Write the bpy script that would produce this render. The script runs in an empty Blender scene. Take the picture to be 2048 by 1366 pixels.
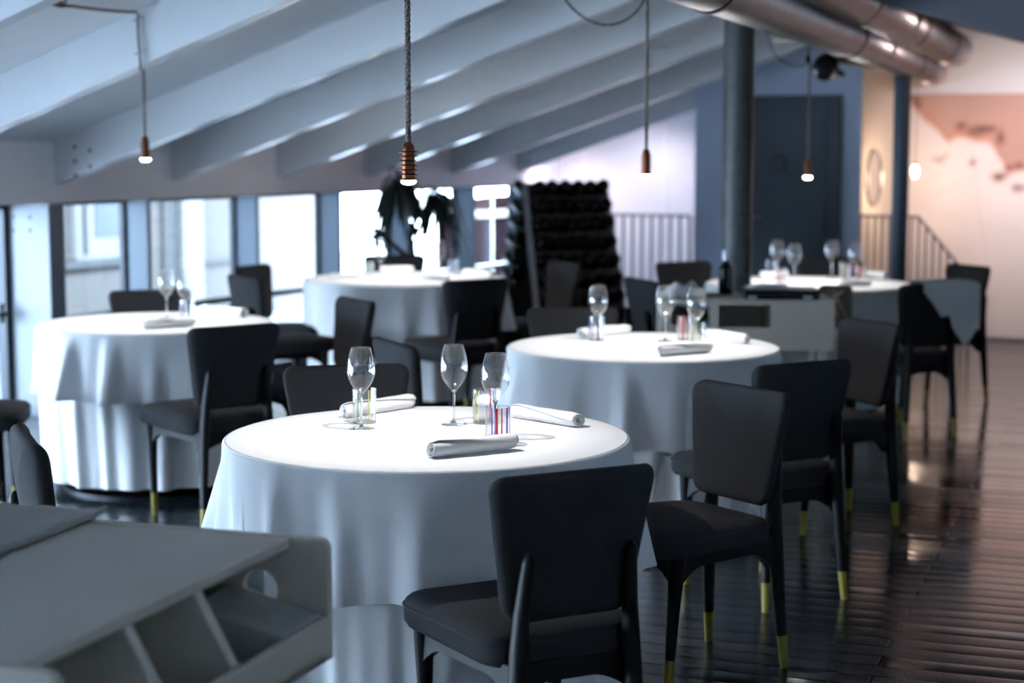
import bpy, math, random
from mathutils import Vector, Matrix
C = bpy.context.scene.collection
SC = bpy.context.scene
PI = math.pi

# ------------------------------------------------------------------ camera
F_PX, PITCH, EYE = 3500.0, math.radians(6.26), 1.545
cam_data = bpy.data.cameras.new('camera')
cam_data.sensor_width = 36.0
cam_data.lens = 36.0 * F_PX / 2048
cam_data.clip_start = 0.05
cam_data.clip_end = 200
cam_data.dof.use_dof = True
cam_data.dof.focus_distance = 4.62
cam_data.dof.aperture_fstop = 2.3
cam = bpy.data.objects.new('camera', cam_data)
C.objects.link(cam)
cam.location = (0, 0, EYE)
cam.rotation_euler = (PI / 2 - PITCH, 0, 0)
SC.camera = cam

# ------------------------------------------------------------------ view, world, big lights
SC.view_settings.view_transform = 'Standard'
SC.view_settings.look = 'None'
SC.view_settings.gamma = 1
SC.view_settings.use_curve_mapping = False
SC.view_settings.exposure = 1.75
SC.cycles.use_denoising = True
SC.cycles.max_bounces = 10
SC.cycles.diffuse_bounces = 5
SC.cycles.glossy_bounces = 4
SC.cycles.transmission_bounces = 8
SC.cycles.transparent_max_bounces = 24
SC.cycles.sample_clamp_indirect = 6
SC.cycles.caustics_refractive = False
SC.cycles.caustics_reflective = False

world = bpy.data.worlds.new('overcast_sky')
SC.world = world
world.use_nodes = True
bg = world.node_tree.nodes['Background']
bg.inputs[0].default_value = (0.62, 0.80, 1.0, 1)
bg.inputs[1].default_value = 13.5

# room frame: p runs from the window wall into the room, s runs along the window wall
ANG = math.radians(27.1)
OX, OY = -0.1943 * 11.0, 11.0
CA, SA = math.cos(ANG), math.sin(ANG)
def W(p, s, z=0.0):
    return Vector((OX + p * CA + s * SA, OY - p * SA + s * CA, z))
RROT = -ANG
RM = Matrix.Translation((OX, OY, 0)) @ Matrix.Rotation(RROT, 4, 'Z')

def add_light(name, kind, loc, energy, color, **kw):
    l = bpy.data.lights.new(name, kind)
    l.energy = energy
    l.color = color
    for k, v in kw.items():
        if k not in ('rot', 'target', 'parent'):
            setattr(l, k, v)
    o = bpy.data.objects.new(name, l)
    C.objects.link(o)
    o.location = loc
    if 'target' in kw:
        d = Vector(kw['target']) - Vector(loc)
        o.rotation_euler = d.to_track_quat('-Z', 'Y').to_euler()
    if 'parent' in kw:
        o.parent = kw['parent']
    return o

# daylight: soft sun that comes over the roof and lights the terrace and the facade across it
sun_from = W(3, 8, 9)
add_light('sun', 'SUN', sun_from, 3.0, (0.72, 0.86, 1.0), angle=math.radians(20), target=W(0, 0, 0))
# unseen spots added for the pinkish glow on the far gable and ducts
WASH = [((4.55, 4.1, 2.1), (4.1, 5.66, 1.5), 28, (1.0, 0.84, 0.82), 92),
        ((5.3, 3.9, 1.95), (5.1, 5.66, 1.1), 34, (1.0, 0.84, 0.84), 92),
        ((7.0, 2.4, 1.95), (3.9, 2.6, 2.25), 22, (1.0, 0.78, 0.76), 60),  # added out of view to brighten the ducts
        ((1.0, 5.05, 1.72), (0.95, 5.66, 0.3), 8, (0.94, 0.86, 1.0), 160),
        ((0.2, 5.05, 1.50), (0.25, 5.66, 0.3), 7, (0.95, 0.82, 0.96), 160)]
for loc, tgt, en, col, size in WASH:
    add_light('added_wash_light', 'SPOT', W(*loc), en, col, target=W(*tgt), spot_size=math.radians(size), spot_blend=1.0, shadow_soft_size=0.08)

# ------------------------------------------------------------------ materials
def new_mat(name):
    m = bpy.data.materials.new(name)
    m.use_nodes = True
    return m, m.node_tree.nodes, m.node_tree.links, m.node_tree.nodes['Principled BSDF']

def srgb(r, g, b):
    f = lambda c: ((c / 255 + 0.055) / 1.055) ** 2.4 if c > 10 else c / 255 / 12.92
    return (f(r), f(g), f(b), 1)

def plain(name, col, rough=0.6, metal=0.0, noise=0.06, nscale=18, bump=0.0, bscale=60, spec=0.5):
    m, n, l, b = new_mat(name)
    b.inputs['Roughness'].default_value = rough
    b.inputs['Metallic'].default_value = metal
    b.inputs['Specular IOR Level'].default_value = spec
    tc = n.new('ShaderNodeTexCoord')
    nz = n.new('ShaderNodeTexNoise')
    nz.inputs['Scale'].default_value = nscale
    nz.inputs['Detail'].default_value = 4
    l.new(tc.outputs['Object'], nz.inputs['Vector'])
    mx = n.new('ShaderNodeMix')
    mx.data_type = 'RGBA'
    k0, k1 = 1 - noise, 1 + noise
    mx.inputs[6].default_value = (col[0] * k0, col[1] * k0, col[2] * k0, 1)
    mx.inputs[7].default_value = (min(1, col[0] * k1), min(1, col[1] * k1), min(1, col[2] * k1), 1)
    l.new(nz.outputs['Fac'], mx.inputs[0])
    l.new(mx.outputs[2], b.inputs['Base Color'])
    if bump:
        n2 = n.new('ShaderNodeTexNoise')
        n2.inputs['Scale'].default_value = bscale
        n2.inputs['Detail'].default_value = 5
        l.new(tc.outputs['Object'], n2.inputs['Vector'])
        bp = n.new('ShaderNodeBump')
        bp.inputs['Strength'].default_value = bump
        bp.inputs['Distance'].default_value = 0.01
        l.new(n2.outputs['Fac'], bp.inputs['Height'])
        l.new(bp.outputs['Normal'], b.inputs['Normal'])
    return m

M = {}
M['white_paint'] = plain('white_painted_wood', (0.70, 0.73, 0.76), 0.2, noise=0.05, nscale=3)
M['shaded_board'] = plain('shade_darkened_board', (0.10, 0.105, 0.125), 0.45, noise=0.08, nscale=3)  # dark tone carries the shade of the unlit right roof slope
M['post_paint'] = plain('grey_blue_painted_post', (0.17, 0.19, 0.22), 0.45, noise=0.05, nscale=5)
M['roof_board'] = plain('painted_roof_board', (0.62, 0.66, 0.70), 0.6, noise=0.05, nscale=2)
M['header'] = plain('painted_header_beam', (0.90, 0.89, 0.91), 0.4, noise=0.05, nscale=4)
M['gable'] = plain('gable_plaster', (0.80, 0.78, 0.79), 0.8, noise=0.03, nscale=2)
M['blue_wall'] = plain('grey_blue_wall', (0.55, 0.66, 0.84), 0.7, noise=0.04, nscale=2)
M['warm_wall'] = plain('warm_plaster', (0.86, 0.76, 0.66), 0.8, noise=0.04)
M['dark_wall'] = plain('pale_side_wall', (0.70, 0.69, 0.70), 0.8)
M['door'] = plain('slate_door', (0.034, 0.055, 0.078), 0.5, noise=0.05)
M['frame'] = plain('grey_blue_window_frame', (0.10, 0.145, 0.21), 0.4, noise=0.04)
M['frame_dark'] = plain('dark_window_frame', (0.02, 0.03, 0.045), 0.4)
M['column'] = plain('galvanised_column', (0.085, 0.092, 0.095), 0.5, metal=0.25, noise=0.5, nscale=22, bump=0.08, bscale=40)
M['column_blue'] = plain('painted_blue_column', (0.035, 0.06, 0.09), 0.4, metal=0.2, noise=0.2, nscale=10)
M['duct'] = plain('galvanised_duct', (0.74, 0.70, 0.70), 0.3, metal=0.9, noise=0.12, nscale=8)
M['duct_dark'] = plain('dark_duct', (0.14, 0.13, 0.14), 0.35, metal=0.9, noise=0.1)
M['black_wood'] = plain('black_lacquered_wood', (0.004, 0.005, 0.006), 0.5, noise=0.1, spec=0.22)
M['yellow'] = plain('yellow_dipped_paint', (0.25, 0.20, 0.022), 0.5, noise=0.08)
M['linen'] = plain('white_linen', (0.80, 0.81, 0.83), 0.85, noise=0.02, nscale=300, bump=0.03, bscale=500, spec=0.2)
M['napkin'] = plain('white_napkin', (0.80, 0.80, 0.80), 0.9, noise=0.03, nscale=200, bump=0.08, bscale=300, spec=0.2)
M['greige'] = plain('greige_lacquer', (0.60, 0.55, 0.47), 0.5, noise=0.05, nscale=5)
M['greige_shade_brown'] = plain('recess_shade_and_brown_panel', (0.20, 0.175, 0.13), 0.6, noise=0.05)  # recess shade put into the colour; also the dark brown side panel
M['grey_cloth'] = plain('grey_folded_cloth', (0.36, 0.35, 0.33), 0.9, noise=0.05, bump=0.1, bscale=200)
M['table_wood'] = plain('table_board', (0.30, 0.22, 0.15), 0.6)
M['black_metal'] = plain('black_metal', (0.012, 0.013, 0.015), 0.35, metal=0.6)
M['steel'] = plain('brushed_steel', (0.55, 0.55, 0.56), 0.25, metal=1.0)
M['copper'] = plain('aged_copper', (0.26, 0.085, 0.040), 0.36, metal=0.95, noise=0.3, nscale=40)
M['copper_dark'] = plain('darkened_copper', (0.10, 0.04, 0.025), 0.4, metal=0.8, noise=0.2)
M['handle_wood'] = plain('light_wood_handle', (0.62, 0.34, 0.18), 0.5, noise=0.15)
M['silver_cap'] = plain('silver_capsule', (0.62, 0.66, 0.72), 0.4, metal=0.3)
M['black_glass'] = plain('black_bottle_glass', (0.002, 0.0022, 0.0025), 0.3, noise=0.1, spec=0.2)
M['rack_wood'] = plain('black_stained_rack_wood', (0.010, 0.010, 0.011), 0.5, noise=0.2)
M['rack_edge'] = plain('worn_grey_rack_edge', (0.12, 0.12, 0.135), 0.6, noise=0.2)
M['leaf'] = plain('dark_green_leaf', (0.010, 0.022, 0.018), 0.45, noise=0.3, nscale=10)
M['trunk'] = plain('dark_cane_trunk', (0.02, 0.018, 0.016), 0.8, noise=0.3)
M['pot'] = plain('dark_plant_pot', (0.03, 0.03, 0.034), 0.5)
M['rail'] = plain('painted_railing_steel', (0.30, 0.28, 0.30), 0.5, metal=0.2)
M['rail_pale'] = plain('pale_railing_steel', (0.62, 0.56, 0.56), 0.5)
M['facade'] = plain('pale_facade_render', (0.135, 0.127, 0.12), 0.9, noise=0.05, nscale=3, spec=0.0)
M['facade_grey'] = plain('grey_facade_band', (0.10, 0.103, 0.103), 0.9, spec=0.0)
M['facade_white'] = plain('white_facade_trim', (0.24, 0.24, 0.24), 0.8, spec=0.0)
M['facade_pane'] = plain('blue_facade_pane', (0.03, 0.05, 0.08), 0.35)
M['terrace'] = plain('pale_terrace_floor', (0.74, 0.75, 0.76), 0.8, noise=0.08, nscale=6, spec=0.0)
M['alley'] = plain('alley_paving', (0.33, 0.33, 0.34), 0.8, spec=0.0)
M['brown_roof'] = plain('brown_metal_roof', (0.0050, 0.0024, 0.0026), 0.6, noise=0.1, spec=0.0)
M['brown_wall'] = plain('brown_striped_cladding', (0.005, 0.0026, 0.003), 0.7, noise=0.1, spec=0.0)
M['lavender'] = plain('lavender_cladding_strip', (0.010, 0.0095, 0.013), 0.7, spec=0.0)
M['bolt'] = plain('dark_bolt', (0.03, 0.04, 0.05), 0.5, metal=0.5)
M['cable'] = plain('grey_cable', (0.16, 0.17, 0.19), 0.7)
M['rim'] = plain('pale_mirror_rim', (0.5, 0.48, 0.46), 0.35, metal=0.6)
M['bottle_print'] = plain('grey_bottle_lettering', (0.30, 0.32, 0.34), 0.6)
M['ink_red'] = plain('red_glass_line', (0.50, 0.01, 0.03), 0.3)
M['ink_blue'] = plain('violet_blue_glass_line', (0.12, 0.03, 0.48), 0.3)
M['ink_yellow'] = plain('yellow_glass_line', (0.55, 0.55, 0.12), 0.3)
M['ink_teal'] = plain('teal_glass_line', (0.02, 0.25, 0.22), 0.3)
M['ink_navy'] = plain('navy_glass_line', (0.02, 0.05, 0.30), 0.3)

def fabric(name, dark, light):
    m, n, l, b = new_mat(name)
    tc = n.new('ShaderNodeTexCoord')
    mix = n.new('ShaderNodeMix'); mix.data_type = 'RGBA'
    mix.inputs[6].default_value = (*dark, 1); mix.inputs[7].default_value = (*light, 1)
    nz = n.new('ShaderNodeTexNoise'); nz.inputs['Scale'].default_value = 420; nz.inputs['Detail'].default_value = 3
    mp = n.new('ShaderNodeMapping'); mp.inputs['Scale'].default_value = (1, 1, 0.35)
    l.new(tc.outputs['Object'], mp.inputs[0]); l.new(mp.outputs[0], nz.inputs['Vector'])
    l.new(nz.outputs['Fac'], mix.inputs[0]); l.new(mix.outputs[2], b.inputs['Base Color'])
    bp = n.new('ShaderNodeBump'); bp.inputs['Strength'].default_value = 0.25; bp.inputs['Distance'].default_value = 0.002
    l.new(nz.outputs['Fac'], bp.inputs['Height']); l.new(bp.outputs['Normal'], b.inputs['Normal'])
    b.inputs['Roughness'].default_value = 0.9
    b.inputs['Specular IOR Level'].default_value = 0.08
    return m
M['fabric'] = fabric('charcoal_chair_fabric', (0.026, 0.026, 0.028), (0.048, 0.047, 0.049))
M['piping'] = plain('dark_seat_piping', (0.014, 0.014, 0.016), 0.8)

def floor_mat():
    m, n, l, b = new_mat('dark_painted_floorboards')
    tc = n.new('ShaderNodeTexCoord')
    mp = n.new('ShaderNodeMapping')
    mp.inputs['Rotation'].default_value = (0, 0, math.radians(-20 + 27.1) * -1 + math.radians(0))
    l.new(tc.outputs['Object'], mp.inputs[0])
    br = n.new('ShaderNodeTexBrick')
    br.offset = 0.37
    br.inputs['Scale'].default_value = 1.0
    br.inputs['Brick Width'].default_value = 3.1
    br.inputs['Row Height'].default_value = 0.105
    br.inputs['Mortar Size'].default_value = 0.008
    br.inputs['Mortar Smooth'].default_value = 0.35
    br.inputs['Bias'].default_value = 0.0
    br.inputs['Color1'].default_value = (0.012, 0.018, 0.024, 1)
    br.inputs['Color2'].default_value = (0.022, 0.030, 0.038, 1)
    br.inputs['Mortar'].default_value = (0.001, 0.001, 0.002, 1)
    l.new(mp.outputs[0], br.inputs['Vector'])
    # paint specks
    nz = n.new('ShaderNodeTexNoise'); nz.inputs['Scale'].default_value = 95; nz.inputs['Detail'].default_value = 1
    l.new(tc.outputs['Object'], nz.inputs['Vector'])
    big = n.new('ShaderNodeTexNoise'); big.inputs['Scale'].default_value = 1.3
    l.new(tc.outputs['Object'], big.inputs['Vector'])
    ad = n.new('ShaderNodeMath'); ad.operation = 'MULTIPLY_ADD'
    l.new(big.outputs['Fac'], ad.inputs[0]); ad.inputs[1].default_value = 0.16
    l.new(nz.outputs['Fac'], ad.inputs[2])
    th = n.new('ShaderNodeMath'); th.operation = 'GREATER_THAN'; th.inputs[1].default_value = 0.83
    l.new(ad.outputs[0], th.inputs[0])
    mx = n.new('ShaderNodeMix'); mx.data_type = 'RGBA'
    l.new(th.outputs[0], mx.inputs[0]); l.new(br.outputs['Color'], mx.inputs[6])
    mx.inputs[7].default_value = (0.4, 0.42, 0.45, 1)
    l.new(mx.outputs[2], b.inputs['Base Color'])
    # streaky roughness along the boards
    st = n.new('ShaderNodeTexNoise'); st.inputs['Scale'].default_value = 6; st.inputs['Detail'].default_value = 5
    m2 = n.new('ShaderNodeMapping'); m2.inputs['Scale'].default_value = (0.35, 5, 1)
    l.new(mp.outputs[0], m2.inputs[0]); l.new(m2.outputs[0], st.inputs['Vector'])
    mr = n.new('ShaderNodeMapRange'); mr.inputs['To Min'].default_value = 0.08; mr.inputs['To Max'].default_value = 0.19
    l.new(st.outputs['Fac'], mr.inputs[0])
    sc_ = n.new('ShaderNodeSeparateColor'); l.new(br.outputs['Color'], sc_.inputs[0])
    m3 = n.new('ShaderNodeMapRange'); m3.inputs['From Min'].default_value = 0.012; m3.inputs['From Max'].default_value = 0.022
    m3.inputs['To Min'].default_value = -0.03; m3.inputs['To Max'].default_value = 0.10
    l.new(sc_.outputs[0], m3.inputs[0])
    ra = n.new('ShaderNodeMath'); ra.operation = 'ADD'; l.new(mr.outputs[0], ra.inputs[0]); l.new(m3.outputs[0], ra.inputs[1])
    l.new(ra.outputs[0], b.inputs['Roughness'])
    # cupped boards: height across each board, plus dark grooves
    sx = n.new('ShaderNodeSeparateXYZ'); l.new(mp.outputs[0], sx.inputs[0])
    dv = n.new('ShaderNodeMath'); dv.operation = 'DIVIDE'; dv.inputs[1].default_value = 0.105; l.new(sx.outputs[1], dv.inputs[0])
    frc = n.new('ShaderNodeMath'); frc.operation = 'FRACT'; l.new(dv.outputs[0], frc.inputs[0])
    ct = n.new('ShaderNodeMath'); ct.operation = 'SUBTRACT'; ct.inputs[1].default_value = 0.5; l.new(frc.outputs[0], ct.inputs[0])
    sqq = n.new('ShaderNodeMath'); sqq.operation = 'MULTIPLY'; l.new(ct.outputs[0], sqq.inputs[0]); l.new(ct.outputs[0], sqq.inputs[1])
    inv = n.new('ShaderNodeMath'); inv.operation = 'SUBTRACT'; inv.inputs[0].default_value = 1
    l.new(br.outputs['Fac'], inv.inputs[1])
    a1 = n.new('ShaderNodeMath'); a1.operation = 'MULTIPLY_ADD'; a1.inputs[1].default_value = -0.9
    l.new(sqq.outputs[0], a1.inputs[0]); l.new(inv.outputs[0], a1.inputs[2])
    a2 = n.new('ShaderNodeMath'); a2.operation = 'MULTIPLY_ADD'; a2.inputs[1].default_value = 0.10
    l.new(st.outputs['Fac'], a2.inputs[0]); l.new(a1.outputs[0], a2.inputs[2])
    bp = n.new('ShaderNodeBump'); bp.inputs['Strength'].default_value = 0.9; bp.inputs['Distance'].default_value = 0.0035
    l.new(a2.outputs[0], bp.inputs['Height']); l.new(bp.outputs['Normal'], b.inputs['Normal'])
    b.inputs['Specular IOR Level'].default_value = 0.55
    return m
M['floor'] = floor_mat()

def thin_glass(name, tint, f0=0.05, rough=0.02, power=4.0):
    m, n, l, b = new_mat(name)
    n.remove(b)
    out = n['Material Output']
    tr = n.new('ShaderNodeBsdfTransparent'); tr.inputs[0].default_value = (*tint, 1)
    gl = n.new('ShaderNodeBsdfGlossy'); gl.inputs['Roughness'].default_value = rough
    gl.inputs['Color'].default_value = (1, 1, 1, 1)
    lw = n.new('ShaderNodeLayerWeight'); lw.inputs[0].default_value = 0.5
    pw = n.new('ShaderNodeMath'); pw.operation = 'POWER'; pw.inputs[1].default_value = power
    l.new(lw.outputs['Facing'], pw.inputs[0])
    mu = n.new('ShaderNodeMath'); mu.operation = 'MULTIPLY_ADD'; mu.inputs[1].default_value = 1 - f0; mu.inputs[2].default_value = f0; mu.use_clamp = True
    l.new(pw.outputs[0], mu.inputs[0])
    mx = n.new('ShaderNodeMixShader')
    l.new(mu.outputs[0], mx.inputs[0]); l.new(tr.outputs[0], mx.inputs[1]); l.new(gl.outputs[0], mx.inputs[2])
    l.new(mx.outputs[0], out.inputs[0])
    return m
M['glass'] = thin_glass('thin_clear_glass', (0.96, 0.96, 0.965), 0.11, 0.015, 2.6)
M['window_glass'] = thin_glass('window_pane_glass', (0.97, 0.985, 1.0), 0.03, 0.0, 5.0)
def solid_glass():
    m, n, l, b = new_mat('solid_clear_glass')
    b.inputs['Base Color'].default_value = (1, 1, 1, 1)
    b.inputs['Roughness'].default_value = 0.02
    b.inputs['IOR'].default_value = 1.5
    b.inputs['Transmission Weight'].default_value = 1
    return m
M['solid_glass'] = solid_glass()

def emit(name, col, s):
    m, n, l, b = new_mat(name)
    b.inputs['Base Color'].default_value = (1, 1, 1, 1)
    b.inputs['Emission Color'].default_value = (*col, 1)
    b.inputs['Emission Strength'].default_value = s
    return m
M['lamp_lens'] = emit('lit_lamp_lens', (0.95, 1.0, 0.97), 22)
M['bulb'] = emit('lit_filament_bulb', (1.0, 0.88, 0.70), 5)

def mirror_mat():
    m, n, l, b = new_mat('mirror_glass')
    b.inputs['Metallic'].default_value = 1
    b.inputs['Roughness'].default_value = 0.08
    b.inputs['Base Color'].default_value = (0.8, 0.78, 0.75, 1)
    return m
M['mirror'] = mirror_mat()

def rope_mat():
    m, n, l, b = new_mat('twisted_grey_brown_rope')
    tc = n.new('ShaderNodeTexCoord')
    nz = n.new('ShaderNodeTexNoise'); nz.inputs['Scale'].default_value = 160; nz.inputs['Detail'].default_value = 2
    l.new(tc.outputs['Object'], nz.inputs['Vector'])
    cr = n.new('ShaderNodeValToRGB')
    cr.color_ramp.elements[0].position = 0.35; cr.color_ramp.elements[0].color = (0.10, 0.075, 0.065, 1)
    cr.color_ramp.elements[1].position = 0.68; cr.color_ramp.elements[1].color = (0.36, 0.31, 0.28, 1)
    l.new(nz.outputs['Fac'], cr.inputs[0]); l.new(cr.outputs[0], b.inputs['Base Color'])
    b.inputs['Roughness'].default_value = 0.85
    return m
M['rope'] = rope_mat()

def vcol_mat():
    m, n, l, b = new_mat('painted_mural')
    a = n.new('ShaderNodeAttribute'); a.attribute_name = 'paint'
    l.new(a.outputs['Color'], b.inputs['Base Color'])
    b.inputs['Roughness'].default_value = 0.75
    return m
M['mural'] = vcol_mat()

# ------------------------------------------------------------------ mesh helpers
class MB:
    """collects geometry and links it as ONE mesh object"""
    def __init__(s):
        s.v = []; s.f = []; s.mi = []
    def add(s, vs, fs, mi=0, mat=None):
        o = len(s.v)
        if mat is not None:
            vs = [mat @ Vector(v) for v in vs]
        s.v += [tuple(v) for v in vs]
        s.f += [tuple(i + o for i in f) for f in fs]
        s.mi += [mi] * len(fs)
        return s
    def box(s, x0, x1, y0, y1, z0, z1, mi=0, mat=None):
        vs = [(x, y, z) for z in (z0, z1) for y in (y0, y1) for x in (x0, x1)]
        fs = [(0, 2, 3, 1), (4, 5, 7, 6), (0, 1, 5, 4), (2, 6, 7, 3), (0, 4, 6, 2), (1, 3, 7, 5)]
        return s.add(vs, fs, mi, mat)
    def lathe(s, prof, n=32, mi=0, mat=None, close=True, mifun=None):
        vs = []; fs = []; ms = []
        for r, z in prof:
            for k in range(n):
                a = 2 * PI * k / n
                vs.append((r * math.cos(a), r * math.sin(a), z))
        for i in range(len(prof) - 1):
            for k in range(n):
                k2 = (k + 1) % n
                fs.append((i * n + k, i * n + k2, (i + 1) * n + k2, (i + 1) * n + k))
                ms.append(mifun(i, k) if mifun else mi)
        if close:
            if prof[0][0] > 1e-5: fs.append(tuple(reversed(range(n)))); ms.append(mi)
            if prof[-1][0] > 1e-5: fs.append(tuple((len(prof) - 1) * n + k for k in range(n))); ms.append(mi)
        o = len(s.v)
        if mat is not None: vs = [mat @ Vector(v) for v in vs]
        s.v += [tuple(v) for v in vs]
        s.f += [tuple(i + o for i in f) for f in fs]
        s.mi += ms
        return s
    def tube(s, pts, rad, n=10, mi=0, squash=None, mat=None):
        """rad: number or list; squash: (a,b) multipliers on the two cross axes"""
        pts = [Vector(p) for p in pts]
        rs = rad if isinstance(rad, (list, tuple)) else [rad] * len(pts)
        sq = squash or (1, 1)
        vs = []; fs = []
        t0 = (pts[1] - pts[0]).normalized()
        ref = Vector((1, 0, 0)) if abs(t0.x) < 0.9 else Vector((0, 1, 0))
        u = (ref - t0 * ref.dot(t0)).normalized()
        for i, p in enumerate(pts):
            if i == 0: t = pts[1] - pts[0]
            elif i == len(pts) - 1: t = pts[-1] - pts[-2]
            else: t = pts[i + 1] - pts[i - 1]
            t.normalize()
            u = (u - t * u.dot(t)).normalized()
            w = t.cross(u)
            for k in range(n):
                a = 2 * PI * k / n
                vs.append(p + u * (rs[i] * sq[0] * math.cos(a)) + w * (rs[i] * sq[1] * math.sin(a)))
        for i in range(len(pts) - 1):
            for k in range(n):
                k2 = (k + 1) % n
                fs.append((i * n + k, i * n + k2, (i + 1) * n + k2, (i + 1) * n + k))
        fs.append(tuple(reversed(range(n))))
        fs.append(tuple((len(pts) - 1) * n + k for k in range(n)))
        return s.add(vs, fs, mi, mat)
    def rings(s, rings, cap0=True, cap1=True, mi=0, mat=None):
        n = len(rings[0]); vs = [v for r in rings for v in r]; fs = []
        for i in range(len(rings) - 1):
            for k in range(n):
                k2 = (k + 1) % n
                fs.append((i * n + k, i * n + k2, (i + 1) * n + k2, (i + 1) * n + k))
        if cap0: fs.append(tuple(reversed(range(n))))
        if cap1: fs.append(tuple((len(rings) - 1) * n + k for k in range(n)))
        return s.add(vs, fs, mi, mat)
    def prism(s, poly, z0, z1, mi=0, mat=None):
        """poly in xy, extruded along z"""
        n = len(poly)
        vs = [(x, y, z0) for x, y in poly] + [(x, y, z1) for x, y in poly]
        fs = [tuple(reversed(range(n))), tuple(range(n, 2 * n))]
        fs += [(k, (k + 1) % n, n + (k + 1) % n, n + k) for k in range(n)]
        return s.add(vs, fs, mi, mat)
    def build(s, name, mats, parent=None, smooth=True, bevel=0, loc=None, rot=None, angle=40, solid=0):
        me = bpy.data.meshes.new(name)
        me.from_pydata(s.v, [], s.f)
        if not isinstance(mats, (list, tuple)): mats = [mats]
        for m in mats: me.materials.append(M[m] if isinstance(m, str) else m)
        me.polygons.foreach_set('material_index', s.mi)
        me.update()
        if smooth:
            me.polygons.foreach_set('use_smooth', [True] * len(me.polygons))
            me.set_sharp_from_angle(angle=math.radians(angle))
        o = bpy.data.objects.new(name, me)
        C.objects.link(o)
        if parent: o.parent = parent
        if loc is not None: o.location = loc
        if rot is not None: o.rotation_euler = (0, 0, rot) if isinstance(rot, (int, float)) else rot
        if solid:
            md = o.modifiers.new('thickness', 'SOLIDIFY'); md.thickness = solid; md.offset = 0
        if bevel:
            md = o.modifiers.new('bevel', 'BEVEL'); md.width = bevel; md.segments = 2
            md.limit_method = 'ANGLE'; md.angle_limit = math.radians(50)
            md.harden_normals = False
        return o

def thing(name, label, cat, loc=(0, 0, 0), rot=0, group=None):
    o = bpy.data.objects.new(name, None)
    o.empty_display_size = 0.1
    C.objects.link(o)
    o.location = loc
    o.rotation_euler = (0, 0, rot) if isinstance(rot, (int, float)) else rot
    o['label'] = label; o['category'] = cat
    if group: o['group'] = group
    return o
def tag(o, label, cat, group=None):
    o['label'] = label; o['category'] = cat
    if group: o['group'] = group
    return o
def struct(o):
    o['kind'] = 'structure'
    return o
def kids(o): return list(o.children)
def copy_tree(o, parent=None):
    c = o.copy(); C.objects.link(c)
    c.parent = parent
    for ch in kids(o): copy_tree(ch, c)
    return c

def ray(px, py):
    u = (px - 1024) / F_PX; v = -(py - 683) / F_PX
    c, s = math.cos(PITCH), math.sin(PITCH)
    return Vector((u, c + v * s, -s + v * c))
def at_z(px, py, z):
    r = ray(px, py); t = (z - EYE) / r.z
    return Vector((r.x * t, r.y * t, z))
def at_y(px, py, y):
    r = ray(px, py); t = y / r.y
    return Vector((r.x * t, y, EYE + r.z * t))
NP = Vector((CA, -SA, 0)); NS = Vector((SA, CA, 0)); O0 = Vector((OX, OY, 0))
def at_p(px, py, p):
    """room coordinates (s, z) of a view ray on the plane p = const"""
    r = ray(px, py); t = (p - (Vector((0, 0, EYE)) - O0).dot(NP)) / r.dot(NP)
    q = Vector((0, 0, EYE)) + r * t
    return (q - O0).dot(NS), q.z
def at_s(px, py, s):
    r = ray(px, py); t = (s - (Vector((0, 0, EYE)) - O0).dot(NS)) / r.dot(NS)
    q = Vector((0, 0, EYE)) + r * t
    return (q - O0).dot(NP), q.z

def room(mb, name, mat, parent=None, **kw):
    """link geometry given in room coordinates (p, s, z)"""
    return mb.build(name, mat, parent, loc=(OX, OY, 0), rot=RROT, **kw)

# ------------------------------------------------------------------ room shell
S0, S1, PMAX = -10.5, 5.66, 9.0
RS = 0.3207
ZT0, ZB0 = 1.588, 1.345
RIDGE = 3.65
def roof_z(p):
    if p <= RIDGE: return ZT0 + RS * p
    if p <= 5.5: return ZT0 + RS * RIDGE - 0.30 * (p - RIDGE)
    return ZT0 + RS * RIDGE - 0.30 * (5.5 - RIDGE)

struct(room(MB().box(-0.35, PMAX, S0, S1, -0.12, 0), 'floor', 'floor', smooth=False))
# ceiling: deck slab following both roof slopes
def roof_slab(name, mat, prof):
    mb = MB(); vs = []
    for s_ in (S0 - 0.1, S1 + 0.1):
        for p, z in prof: vs.append((p, s_, z))
        for p, z in reversed(prof): vs.append((p, s_, z + 0.12))
    n = len(prof) * 2
    mb.add(vs, [tuple(range(n)), tuple(reversed(range(n, 2 * n)))] + [(k, n + k, n + (k + 1) % n, (k + 1) % n) for k in range(n)])
    struct(room(mb, name, mat, smooth=False))
roof_slab('ceiling', 'roof_board', [(-0.5, roof_z(-0.5)), (RIDGE, roof_z(RIDGE))])
roof_slab('ceiling_right', 'shaded_board', [(RIDGE, roof_z(RIDGE)), (5.5, roof_z(5.5))])
roof_slab('ceiling_flat', 'roof_board', [(5.5, roof_z(5.5)), (PMAX + 0.1, roof_z(PMAX))])
# walls
struct(room(MB().box(PMAX, PMAX + 0.1, S0, S1, 0, 2.4), 'wall_right', 'dark_wall', smooth=False))
struct(room(MB().box(-0.35, PMAX + 0.1, S0 - 0.1, S0, 0, 2.8), 'wall_back', 'dark_wall', smooth=False))
struct(room(MB().box(-0.5, PMAX + 0.1, S1, S1 + 0.12, 0, 2.85), 'wall_gable', 'gable', smooth=False))
# window wall: header beam, posts
mb = MB().box(-0.12, 0.0, S0, S1, 1.239, 1.60)
struct(room(mb, 'wall_left', 'header', smooth=False))
# closed part of the window wall behind the camera
struct(room(MB().box(-0.35, -0.12, S0, S1, 1.239, 1.55), 'trim_1', 'header', smooth=False))

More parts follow.
